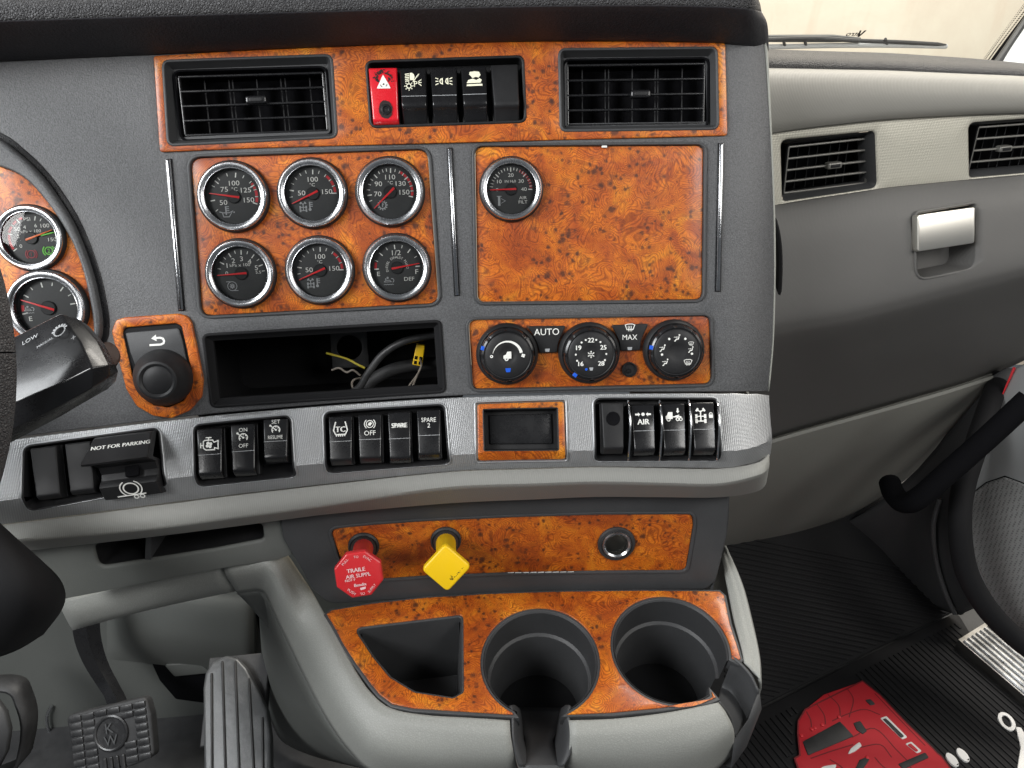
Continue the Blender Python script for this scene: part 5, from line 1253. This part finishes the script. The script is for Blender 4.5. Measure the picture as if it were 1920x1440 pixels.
t = thing('shift_stalk', 'glossy black gear stalk with white print in front of the fuel gauge', 'stalk', Matrix.Translation(atT(100, 700, .52)))
S3 = lambda L: [atT(x, y, tt) for x, y, tt in L]
secs = [S3([(-60, 690, .53), (-60, 672, .515), (-58, 720, .500), (-55, 790, .487), (-50, 840, .493), (-45, 866, .515), (-40, 850, .54)]),
        S3([(20, 652, .53), (22, 634, .515), (26, 684, .500), (30, 752, .487), (34, 800, .493), (36, 822, .515), (36, 800, .54)]),
        S3([(70, 625, .53), (70, 610, .515), (90, 664, .500), (106, 722, .487), (110, 762, .493), (112, 782, .515), (110, 765, .54)]),
        S3([(112, 602, .53), (113, 588, .515), (150, 640, .500), (172, 690, .487), (172, 728, .493), (170, 748, .515), (160, 730, .54)]),
        S3([(140, 606, .53), (148, 598, .517), (184, 640, .505), (205, 684, .495), (206, 706, .500), (202, 730, .518), (190, 720, .54)]),
        S3([(160, 620, .53), (168, 612, .520), (196, 645, .511), (216, 682, .504), (222, 696, .506), (218, 714, .520), (206, 708, .54)]),
        S3([(170, 640, .53), (175, 635, .527), (192, 655, .522), (206, 680, .518), (212, 690, .518), (208, 700, .527), (198, 695, .54)])]
mb = MB(); mb.loft(secs, 1, 1, True); mb.add(secs[-1], [tuple(range(7))])
o = child(t, mb, 'stalk_body', 'black_gloss', smooth_angle=60)
bv = o.modifiers.new('edge', 'BEVEL'); bv.width = .0060; bv.segments = 4; bv.limit_method = 'ANGLE'; bv.angle_limit = rad(18)
bc = frame4(atT(190, 636, .516), atT(208, 640, .520), atT(222, 690, .512), atT(204, 692, .507))[0]
child(t, MB().lathe([(.0062, -.006), (.0062, .0012), (.0050, .0024), (.0005, .0026)], 28, cap1=True, M=bc @ Matrix.Scale(1.5, 4, (0, 1, 0))), 'push_button', 'brown_rust', 'brown worn push button on the stalk end')
# print on the upper face of the stalk
ua, ub, uc, ud = atT(22, 634, .515), atT(113, 588, .515), atT(150, 640, .500), atT(26, 684, .500)
xx = (ub-ua).normalized(); nn = xx.cross(ua-ud).normalized(); nn = nn if nn.dot(EYE-ua) > 0 else -nn; yy = nn.cross(xx)
def sfr(px, py):
    d = ray(px, py); q = EYE+d*((ua-EYE).dot(nn)/d.dot(nn)); q += nn*.0004
    return Matrix(((xx.x, yy.x, nn.x, q.x), (xx.y, yy.y, nn.y, q.y), (xx.z, yy.z, nn.z, q.z), (0, 0, 0, 1)))
def sprint(fn, px, py, k, nm):
    P = Print(k, .0003); fn(P); o = P.build(nm, 'grey_print', t); o.matrix_parent_inverse = t.matrix_world.inverted(); o.matrix_world = sfr(px, py)
def gearp(P):
    P.ring(0, 0, .4, .06)
    for i in range(-3, 4): P.tick(i*24, .42, .62, .16)
    for i in range(4, 12): P.tick(i*24, .40, .48, .10)
sprint(gearp, 113, 622, .0095, 'gear_symbol')
sprint(lambda P: P.text('LOW', 0, 0, .5, 4), 58, 637, .0070, 'lettering'); sprint(lambda P: P.text('+', 0, 0, .7), 139, 634, .0075, 'plus_sign'); sprint(lambda P: P.text('MANUAL', 0, 0, .42, 8), 86, 643, .0050, 'lettering')
# ------------------------------------------------------------------ passenger side of the dashboard
def YP(X): return .80+.27*(X-.405)
TRIM = Surf(lambda X, Z: YP(X)+.12*(Z-(CZ-.24)), .12)
def PS(off, k=0): return Surf(lambda X, Z: YP(X)+off+k*(Z-(CZ-.24)), k)
pas = thing('passenger_dashboard', 'passenger side dashboard with glovebox and black padded top', 'dashboard', Matrix.Translation((.45, .8, CZ-.3)))
def G(mb, nm, mat, lab=None, **k): return child(pas, mb, nm, mat, lab, **k)
xs = [1180, 1300, 1425, 1500, 1580, 1662, 1740, 1820, 1920, 2020]
def rowP(tab, S): return [S.pix(x, ys(tab, x)) for x in xs]
pb = [(1180, 97), (1400, 100), (1447, 102), (1662, 108), (1808, 117), (1920, 128), (2030, 142)]; pf = [(1180, 126), (1400, 127), (1447, 128), (1662, 134), (1920, 146), (2030, 156)]
t_top = [(1180, 280), (1400, 254), (1454, 243), (1560, 230), (1662, 219), (1790, 211), (1920, 207), (2030, 204)]
t_bot = [(1180, 435), (1400, 400), (1458, 388), (1560, 373), (1648, 359), (1780, 345), (1920, 332), (2030, 322)]
S_pb, S_pf = PS(.17), PS(.035)
rb, rf = rowP(pb, S_pb), rowP(pf, S_pf)
G(MB().loft([[p+Vector((0, .03, -.03)) for p in rb], rb, [a.lerp(b, .6)+Vector((0, 0, .004)) for a, b in zip(rb, rf)], [p+Vector((0, .012, .004)) for p in rf], rf, [p+Vector((0, .012, -.006)) for p in rf]], 4, 4), 'top_pad', 'leather_black', solid=.004)
ru = [rowP([(x, y+2) for x, y in pf], PS(.045))]
for f, off in ((.15, .018), (.5, .004), (.85, .0), (1.0, .004)):
    ru.append([PS(off).pix(x, ys(pf, x)*(1-f)+ys(t_top, x)*f) for x in xs])
G(MB().loft(ru, 4, 4), 'upper_panel', 'pass_weave', 'warm grey panel above the passenger vents', solid=.004)
V1 = [(1465, 263), (1641, 246), (1645, 352), (1468, 378)]; V2 = [(1817, 231), (1990, 218), (1996, 318), (1819, 333)]
v1, v2 = PX(TRIM, V1, .006), PX(TRIM, V2, .006); tm = TRIM.map()
G(MB().slab(dens(PX(TRIM, [(x, ys(t_top, x)+2) for x in xs]+[(x, ys(t_bot, x)) for x in xs[::-1]]), .03), [v1, v2], -.01, 0, .002, tm, .03, hbev=.0025), 'trim_band', 'cream_weave', 'pale woven trim band holding the passenger vents')
for P in (v1, v2): G(MB().well(P, -.001, -.025, tm, .003, floor=False, steps=[(.004, -.009)]), 'vent_recess', 'charcoal_smooth')
# glovebox: bulges out below the trim, then turns under
shade = [(1180, 680), (1400, 628), (1455, 612), (1600, 588), (1700, 562), (1800, 535), (1920, 505), (2030, 480)]
gb = [(1180, 905), (1400, 838), (1445, 822), (1600, 778), (1750, 735), (1863, 702), (1925, 668), (2030, 610)]
box = thing('glovebox', 'grey glovebox door with bright square latch', 'glovebox', Matrix.Translation((.5, .78, CZ-.4)))
rows = [[TRIM.pix(x, ys(t_bot, x)-1, -.002) for x in xs], [PS(-.012).pix(x, ys(t_bot, x)+16) for x in xs]]
def tabmix(a, b, f, x): return ys(a, x)*(1-f)+ys(b, x)*f
for f, off in ((.30, -.030), (.65, -.046), (.90, -.055), (1.0, -.055)): rows.append([PS(off).pix(x, tabmix(t_bot, shade, f, x)) for x in xs])
for f, off in ((.10, -.047), (.35, -.008), (.7, .050), (1.0, .100)): rows.append([PS(off).pix(x, tabmix(shade, gb, f, x)) for x in xs])
door = child(box, MB().loft(rows, 4, 4), 'door', 'box_weave', solid=.004)
# black shut line beside the console
sl = [PS(-.050).pix(x, y) for x, y in ((1450, 412), (1457, 440), (1461, 480), (1460, 540), (1454, 600), (1446, 640))]
child(box, MB().tube(smooth(sl, 5), .0032, 8), 'shut_line', 'black_matte')
# latch
ZL = PS(-.040).pix(1770, 440).z
LT = lambda off: Surf(lambda X, Z: YP(X)-.040+off+.38*(Z-ZL), .38)
lt = LT(-.006)
MB_l = frame4(*[lt.pix(x, y) for x, y in ((1710, 406), (1819, 389), (1826, 455), (1720, 470))], 'x'); M, w, h = MB_l
Mb = box.matrix_world.inverted() @ M
MB().slab(rnd([(-w/2, -h/2), (w/2, -h/2), (w/2, h/2), (-w/2, h/2)], .003), [], -.004, .004, .0008).build('latch', 'latch_satin', box, Mb)['label'] = 'bright square latch plate'
rc = frame4(*[LT(-.001).pix(x, y) for x, y in ((1708, 402), (1822, 385), (1830, 500), (1726, 522))], 'x'); M2, w2, h2 = rc
Mb2 = box.matrix_world.inverted() @ M2
ro_ = rnd([(-w2/2, -h2/2), (w2/2, -h2/2), (w2/2, h2/2), (-w2/2, h2/2)], [.014, .014, .004, .004])
MB().slab(inset(ccw(ro_), -.003), [ro_], -.006, .0022, .0018).build('latch_rim', 'box_weave', box, Mb2)
cut = MB().slab(ro_, [], -.05, .03, back=True).build('cutter', 'void'); cut.matrix_world = M2
bo = door.modifiers.new('opening', 'BOOLEAN'); bo.object = cut; bo.operation = 'DIFFERENCE'; bo.solver = 'EXACT'
bpy.context.view_layer.update()
dme = bpy.data.meshes.new_from_object(door.evaluated_get(bpy.context.evaluated_depsgraph_get()))
door.modifiers.clear(); door.data = dme; bpy.data.objects.remove(cut)
MB().well(ro_, .0015, -.030, shrink=.004).build('latch_recess', 'box_weave', box, Mb2)
# lower panel
tp = [(1180, 910), (1300, 875), (1445, 830), (1550, 800), (1650, 772), (1760, 740), (1862, 707)]; bt = [(1130, 1090), (1250, 1062), (1380, 1032), (1480, 1005), (1580, 968), (1650, 930), (1715, 880)]
ra = [PS(.086).pix(x, y) for x, y in tp]; ra2 = [PS(.078).pix(x+1, y+6) for x, y in tp]
md = [PS(.105).pix(a[0]*.5+b[0]*.5+6, a[1]*.5+b[1]*.5) for a, b in zip(tp, bt)]; rz = [PS(.175).pix(x, y) for x, y in bt]
G(MB().loft([[p+Vector((0, .03, 0)) for p in ra], ra, ra2, md, rz, [p+Vector((0, .08, .01)) for p in rz]], 4, 5), 'lower_panel', 'lower_grey', 'smooth grey panel below the glovebox', solid=.003)
# vents
def pvent(pts, label, tabx):
    M, w, h = CORN(TRIM, pts, -.010, 'x'); vent(M, w, h, label, 4, (-.62, -.36, -.16, .14, .36, .56), 'satin_bar', tabx, .0, .03)
simple('satin_bar', (.20, .195, .18), .35, .4, dust=.1)
pvent([(1469, 270), (1636, 254), (1640, 347), (1472, 370)], 'air vent beside the console on the passenger side', .05)
pvent([(1821, 237), (1988, 224), (1993, 314), (1823, 329)], 'air vent cut off by the right edge of the photo', -.15)
# ------------------------------------------------------------------ windscreen, wiper, pillar and the wall outside
o = MB().add([(-2.5, 4.2, -1.5), (6.5, 4.2, -1.5), (6.5, 4.2, 5), (-2.5, 4.2, 5), (-2.5, 4.4, -1.5), (6.5, 4.4, -1.5), (6.5, 4.4, 5), (-2.5, 4.4, 5)], [(0, 1, 2, 3), (7, 6, 5, 4), (3, 2, 6, 7), (0, 4, 5, 1)]).build('outside_wall', 'outside_render'); tag(o, 'sunlit cream rendered wall seen through the windscreen', 'wall')
def WS(px, py): return Surf(lambda X, Z: 1.10+.22*(X-.45)-.9*(Z-(CZ-.08)), 0).pix(px, py)
ws = thing('windscreen', 'clear windscreen with dotted dark edge at the right', 'windscreen', Matrix.Translation((.5, 1.1, CZ-.1)))
g_ = [WS(1380, 135), WS(1860, 150), WS(1960, 20), WS(1990, -120), WS(1300, -120)]
child(ws, MB().add(g_, [(0, 1, 2, 3, 4)]), 'pane', 'screen_glass')
P_ = [(1848, 122), (1880, 78), (1925, 18), (1960, -30)]
mb = MB(); ed = [WS(x, y) for x, y in P_]; ed = smooth(ed, 12); L_ = []
def wsnorm(): a, b, c = WS(1700, 60), WS(1720, 60), WS(1700, 40); return (b-a).cross(c-a).normalized()*-1
wn = wsnorm(); wn = wn if wn.dot(EYE-ed[0]) > 0 else -wn
child(ws, MB().strip([p+wn*.002 for p in ed], [p+wn*.002+Vector((.016, .004, 0)) for p in ed], False), 'dark_edge', 'frit')
mb = MB()
for i, p in enumerate(smooth([WS(x, y) for x, y in P_], 16)):
    for j in range(3):
        c = p+wn*.002+Vector((-.0035-.0048*j, -.001*j, .003*(j % 2))); x_ = Vector((1, .2, 0)).normalized(); y_ = wn.cross(x_); r_ = .0017-.0004*j
        mb.add([c+(x_*math.cos(a)+y_*math.sin(a))*r_ for a in np.linspace(0, 2*math.pi, 9)[:-1]], [tuple(range(8))])
o = child(ws, mb, 'edge_dots', 'frit'); o['kind'] = 'stuff'
# maker's lettering, printed to be read from outside
c = WS(1604, 62); x_ = (WS(1640, 62)-WS(1570, 62)).normalized(); y_ = wn.cross(x_); Ml = Matrix(((x_.x, y_.x, wn.x, c.x), (x_.y, y_.y, wn.y, c.y), (x_.z, y_.z, wn.z, c.z), (0, 0, 0, 1)))
P = Print(.0145, .001); P.text('itro', .30, 0, .66, wide=1.0, bold=.02); P.poly([(-.95, .45), (-.70, .45), (-.58, -.12), (-.35, .45), (-.15, .45), (-.5, -.45), (-.72, -.45)])
o = P.build('maker_lettering', 'frit', ws); o.matrix_parent_inverse = ws.matrix_world.inverted(); o.matrix_world = Ml @ Matrix.Scale(-1, 4, (1, 0, 0))
wp = thing('wiper', 'dark windscreen wiper lying along the base of the glass', 'wiper', Matrix.Translation(WS(1600, 80)+Vector((0, .05, 0))))
def WO(px, py, d=.04): 
    q = WS(px, py); r_ = ray(px, py).normalized(); return q+r_*d
child(wp, MB().tube(smooth([WO(1400, 88), WO(1480, 87), WO(1580, 85), WO(1680, 85), WO(1774, 87)], 5), .0036, 8), 'blade', 'grey_print')
child(wp, MB().tube(smooth([WO(1400, 76), WO(1470, 73), WO(1540, 72), WO(1600, 76), WO(1690, 79), WO(1774, 84)], 5), [.0030]*25+[.0012], 8), 'bridge', 'rubber')
child(wp, MB().tube([WO(1430, 72, .05), WO(1560, 72, .05), WO(1612, 74, .05)], [.005, .0055, .003], 8), 'arm', 'charcoal_smooth')
for x in (1468, 1508, 1660): child(wp, MB().tube([WO(x, 73), WO(x+4, 87)], .0022, 6), 'claw', 'rubber')
pil = thing('door_pillar', 'pale pillar and dark rubber seal at the upper right', 'pillar', Matrix.Translation(atT(1900, 80, 1.2)))
sl = [atT(x, y, 1.10) for x, y in ((1864, 128), (1885, 98), (1912, 58), (1945, 10))]
child(pil, MB().tube(smooth(sl, 4), .0065, 10), 'seal', 'rubber')
sl2 = [atT(x, y, 1.10) for x, y in ((1880, 140), (1902, 102), (1926, 66), (1950, 30))]
child(pil, MB().loft([[p for p in sl2], [p+Vector((.02, -.02, 0)) for p in sl2], [p+Vector((.3, -.10, 0)) for p in sl2]], 4, 3), 'pillar_trim', 'door_white', solid=.01)
child(pil, MB().tube(smooth([p+Vector((-.004, -.006, 0)) for p in sl2], 4), .004, 8), 'trim_bead', 'satin_bar')
# ------------------------------------------------------------------ passenger footwell
TOE = Surf(lambda X, Z: .731+.49*(X-.387)+1.5*(Z-.004), 1.5)
to_ = MB().slab(PX(TOE, [(1120, 1470), (1420, 1328), (1620, 1228), (1820, 1132), (1840, 1110), (1650, 900), (1100, 1040)]), [], -.02, 0, .002, TOE.map(), .08)
o = to_.build('toe_mat', 'mat_rubber'); tag(o, 'dark ribbed rubber mat on the sloping passenger footwell floor', 'mat')
mb = MB()
for i in range(46):
    a = TOE.uv(1300, 990+i*9.5); b = TOE.uv(1840, 1095+i*9.5)
    # clip to the mat
    def inm(u, v): return inside(PX_T, u, v)
    if i == 0: PX_T = PX(TOE, [(1362, 1338), (1420, 1322), (1620, 1222), (1805, 1134), (1640, 905), (1335, 965)])
    seg_ = [Vector(a).lerp(Vector(b), j/60) for j in range(61)]; run = [q for q in seg_ if inm(q.x, q.y)]
    if len(run) > 3:
        d = (run[-1]-run[0]).normalized(); nn_ = Vector((-d.y, d.x))*.0016; P4 = [run[0]-nn_, run[-1]-nn_, run[-1]+nn_, run[0]+nn_]
        mb.slab([tuple(q) for q in P4], [], -.0005, .0022, .0012, TOE.map(), seg=2)
rb_ = mb.build('mat_ribs', 'mat_rubber', o); rb_['kind'] = 'stuff'
mt = thing('floor_mat', 'black ribbed rubber mat with red truck picture', 'mat', Matrix.Translation(atZ(1650, 1350, 0)))
mz = lambda px, py, z=0: atZ(px, py, z)
mo = [(1425, 1330), (1620, 1230), (1795, 1146), (1815, 1180), (1870, 1250), (1960, 1345), (1960, 1560), (1200, 1560), (1200, 1450)]
Z2 = lambda u, v, h: Vector((u, v, h))
mp = [tuple(atZ(x, y, .008))[:2] for x, y in mo]
child(mt, MB().slab(rnd(mp, .01), [], .001, .008, .002, Z2), 'sheet', 'mat_rubber')
A = Vector(tuple(atZ(1797, 1197, .008))[:2]); B = Vector(tuple(atZ(1925, 1305, .008))[:2]); dr = (B-A).normalized(); nr = Vector((-dr.y, dr.x))
emb = [(1617, 1277), (1650, 1303), (1700, 1356), (1748, 1402), (1757, 1412), (1765, 1418), (1790, 1450), (1800, 1500), (1520, 1500), (1490, 1422), (1500, 1416), (1496, 1375), (1497, 1352), (1510, 1330), (1545, 1302)]
ep = [tuple(atZ(x, y, .012))[:2] for x, y in emb]; ein = inset(ccw(ep), -.004); min_ = inset(ccw(rnd(mp, .01)), .012)
mb = MB()
for k in range(-46, 30):
    base_ = A+nr*(k*.0105); run = []
    for j in range(-60, 120):
        q = base_+dr*(j*.012); ok = inside(min_, q.x, q.y) and not inside(ein, q.x, q.y)
        if ok: run.append(q)
        if (not ok or j == 119) and len(run) > 1:
            nn_ = nr*.0021; mb.slab([tuple(run[0]-nn_), tuple(run[-1]-nn_), tuple(run[-1]+nn_), tuple(run[0]+nn_)], [], .0075, .0104, .0014, Z2, seg=2)
            run = []
        elif not ok: run = []
o = child(mt, mb, 'mat_ribs', 'mat_rubber'); o['kind'] = 'stuff'
def inlay(pts, z0, z1, mat, nm, r=.002, lab=None): return child(mt, MB().slab(rnd([tuple(atZ(x, y, z1))[:2] for x, y in pts], r, 3), [], z0, z1, .0008, Z2, seg=2), nm, mat, lab)
inlay(emb, .008, .0125, 'mat_red', 'truck_picture', .003, 'red truck picture moulded on the mat')
inlay([(1505, 1390), (1575, 1352), (1601, 1380), (1515, 1416)], .0125, .0138, 'rubber', 'picture_window')
inlay([(1600, 1355), (1613, 1351), (1626, 1370), (1618, 1376), (1606, 1368)], .0125, .0138, 'rubber', 'picture_detail')
inlay([(1622, 1312), (1632, 1310), (1642, 1320), (1632, 1322)], .0125, .0138, 'rubber', 'picture_detail')
inlay([(1650, 1346), (1662, 1342), (1702, 1382), (1692, 1386)], .0125, .0136, 'mat_white', 'picture_window'); inlay([(1655, 1348), (1661, 1346), (1696, 1380), (1690, 1383)], .0136, .0146, 'rubber', 'picture_window')
inlay([(1697, 1394), (1709, 1390), (1729, 1408), (1720, 1412)], .0125, .0136, 'mat_white', 'picture_window'); inlay([(1701, 1396), (1708, 1393), (1723, 1407), (1718, 1409)], .0136, .0146, 'mat_red', 'picture_window')
inlay([(1588, 1415), (1596, 1402), (1612, 1390), (1616, 1398), (1604, 1408)], .0125, .0142, 'mat_white', 'picture_detail'); inlay([(1604, 1440), (1612, 1424), (1628, 1418), (1630, 1424), (1616, 1446)], .0125, .0138, 'rubber', 'picture_detail')
inlay([(1530, 1445), (1545, 1436), (1570, 1432), (1562, 1450)], .0125, .0142, 'mat_white', 'picture_detail'); inlay([(1684, 1432), (1735, 1410), (1742, 1420), (1694, 1442)], .0125, .0138, 'rubber', 'picture_detail')
for x, y in ((1786, 1424), (1806, 1415)): inlay([(x+14*math.cos(a)*.8-6*math.sin(a), y+14*math.cos(a)*.9+4*math.sin(a)) for a in np.linspace(0, 6.28, 15)[:-1]], .008, .0115, 'mat_white', 'picture_wheel', .0001)
for x, y in ((1573, 1345), (1528, 1366), (1542, 1360), (1522, 1368), (1503, 1380), (1626, 1421)): child(mt, MB().lathe([(.0028, 0), (.0026, .0016), (.0004, .0022)], 10, cap1=True, M=Matrix.Translation(atZ(x, y, .0125))), 'picture_lamp', 'red_print')
PL = Print(1, .0128)
for pts in ([(1512, 1334), (1520, 1350), (1522, 1372)], [(1530, 1318), (1545, 1340), (1548, 1358)], [(1552, 1302), (1572, 1322), (1576, 1344)], [(1588, 1290), (1600, 1312), (1592, 1345)], [(1560, 1352), (1586, 1340), (1620, 1330), (1650, 1340)], [(1598, 1382), (1640, 1366), (1680, 1405), (1700, 1425)], [(1610, 1402), (1650, 1396), (1672, 1420)], [(1640, 1300), (1690, 1352), (1735, 1398)], [(1520, 1422), (1560, 1408), (1600, 1396)], [(1640, 1420), (1660, 1440), (1690, 1446)], [(1556, 1424), (1580, 1440), (1600, 1470)], [(1700, 1430), (1720, 1450), (1750, 1455)]):
    PL.stroke(sm2([tuple(atZ(x, y, .0128))[:2] for x, y in pts], 5), .0016)
PL.stroke([tuple(atZ(x, y, .0128))[:2] for x, y in emb[:-1]], .0022, True)
o = PL.build('picture_lines', 'line_red', mt); o.matrix_parent_inverse = mt.matrix_world.inverted()
rg = [(1888+20*math.cos(a)*.75-9*math.sin(a)*.9, 1352+20*math.cos(a)*.75+9*math.sin(a)) for a in np.linspace(0, 6.28, 21)[:-1]]
ro_ = [tuple(atZ(x, y, .0115))[:2] for x, y in rg]; child(mt, MB().slab(ro_, [inset(ccw(ro_), .0055)], .008, .0115, .0008, Z2, seg=2), 'white_letter', 'mat_white')
inlay([(1905, 1362), (1915, 1364), (1930, 1390), (1920, 1450), (1908, 1440), (1914, 1400)], .008, .0115, 'mat_white', 'white_letter', .002)
# kick panel, seal, tube, door with speaker, sill plate
kick = [atY(x, y, Y) for x, y, Y in ((1560, 990, 1.02), (1650, 925, 1.04), (1740, 860, 1.02), (1830, 740, .98), (1850, 800, .90), (1800, 905, .90), (1792, 980, .90), (1800, 1060, .89), (1818, 1120, .88), (1830, 1148, .87), (1800, 1150, .90), (1600, 985, 1.02))]
kp = thing('kick_panel', 'dark grey kick panel at the side of the passenger footwell', 'kick panel', Matrix.Translation(kick[7]))
L1 = [atY(x, y, Y) for x, y, Y in ((1590, 978, 1.02), (1650, 1030, .99), (1710, 1080, .95), (1792, 1152, .90))]; L2 = [atY(x, y, Y) for x, y, Y in ((1720, 880, 1.00), (1740, 940, .97), (1765, 1020, .93), (1810, 1148, .88))]; L3 = [atY(x, y, Y) for x, y, Y in ((1862, 705, .96), (1815, 860, .93), (1800, 1000, .90), (1835, 1140, .86))]
child(kp, MB().loft([[p+Vector((-.05, .05, -.02)) for p in L1], L1, L2, L3, [p+Vector((.06, .0, 0)) for p in L3]], 5, 4), 'panel', 'charcoal_smooth', solid=.003)
child(kp, MB().tube(smooth([atY(x, y, Y) for x, y, Y in ((1762, 935, .945), (1750, 985, .93), (1755, 1050, .92), (1772, 1110, .90), (1790, 1150, .89))], 5), .004, 8), 'bead', 'charcoal')
o = MB().tube(smooth([atT(x, y, tt) for x, y, tt in ((1668, 905, 1.02), (1676, 926, 1.00), (1694, 942, .98), (1722, 934, .96), (1780, 884, .94), (1850, 822, .92), (1930, 748, .90))], 6), .0135, 16).build('grab_tube', 'void'); tag(o, 'thick black bent tube between the glovebox and the door', 'tube')
o = MB().tube(smooth([atT(x, y, tt) for x, y, tt in ((1872, 712, 1.16), (1858, 752, 1.10), (1832, 830, 1.04), (1806, 915, 1.03), (1800, 990, 1.03), (1812, 1070, 1.04), (1850, 1140, 1.05), (1900, 1192, 1.06), (1950, 1230, 1.06))], 6), .0145, 14).build('door_seal', 'black_matte'); tag(o, 'black rubber door seal curving round the speaker', 'seal')
dr_ = thing('door_panel', 'grey door panel with a large speaker grille', 'door', Matrix.Translation(atT(1900, 1000, 1.12)))
DO = [(2000, 640), (1905, 690), (1865, 770), (1832, 860), (1816, 930), (1808, 1000), (1822, 1075), (1860, 1150), (1920, 1215), (2000, 1260)]
M, w, h = frame4(atT(1800, 640, 1.14), atT(2000, 640, 1.02), atT(2000, 1260, 1.10), atT(1800, 1260, 1.22))
def onM(px, py, off=0):
    n = M.to_3x3() @ Vector((0, 0, 1)); d = ray(px, py); q = EYE+d*((M.translation+n*off-EYE).dot(n)/d.dot(n)); l = M.inverted() @ q; return (l.x, l.y)
Md = dr_.matrix_world.inverted() @ M
MB().slab([onM(*p) for p in DO], [], -.02, 0, .003).build('skin', 'door_grey', dr_, Md)
SP = [(1824, 925), (1850, 905), (1885, 893), (1920, 906), (1960, 930), (1960, 1200), (1905, 1172), (1860, 1118), (1830, 1050), (1818, 990)]
MB().slab(rnd([onM(*p) for p in SP], .01), [], 0, .004, .003).build('speaker_grille', 'speaker_mesh', dr_, Md) if 'speaker_mesh' in MATS else None
MB().slab([onM(*p) for p in ((1868, 770), (1872, 760), (1905, 690), (1901, 688))], [], 0, .004, .001).build('red_reflector', 'red_print', dr_, Md)
MB().tube([(*onM(x, y), .001) for x, y in SP[:5]], .0012, 6).build('grille_groove', 'void', dr_, Md)
sp_ = thing('sill_plate', 'ribbed bright metal sill plate by the door', 'sill plate', Matrix.Translation(atZ(1850, 1215, .03)))
q = [atZ(x, y, .03) for x, y in ((1797, 1199), (1850, 1166), (1990, 1275), (1950, 1330))]
u_ = (q[1]-q[0]); v_ = (q[3]-q[0]).normalized()*.34
child(sp_, MB().add([q[0], q[1], q[1]+v_, q[0]+v_, q[0]-Vector((0, 0, .03)), q[1]-Vector((0, 0, .03)), q[1]+v_-Vector((0, 0, .03)), q[0]+v_-Vector((0, 0, .03))], [(0, 1, 2, 3), (0, 4, 5, 1), (0, 3, 7, 4), (1, 5, 6, 2)]), 'plate', 'steel')
rib_ = None
for k in range(7):
    p0 = q[0]+u_*((k+.5)/7); pts = [p0+v_*.02+Vector((0, 0, .001)), p0+v_+Vector((0, 0, .001))]
    child(sp_, MB().tube(pts, .0030, 8), 'rib', 'satin_chrome')
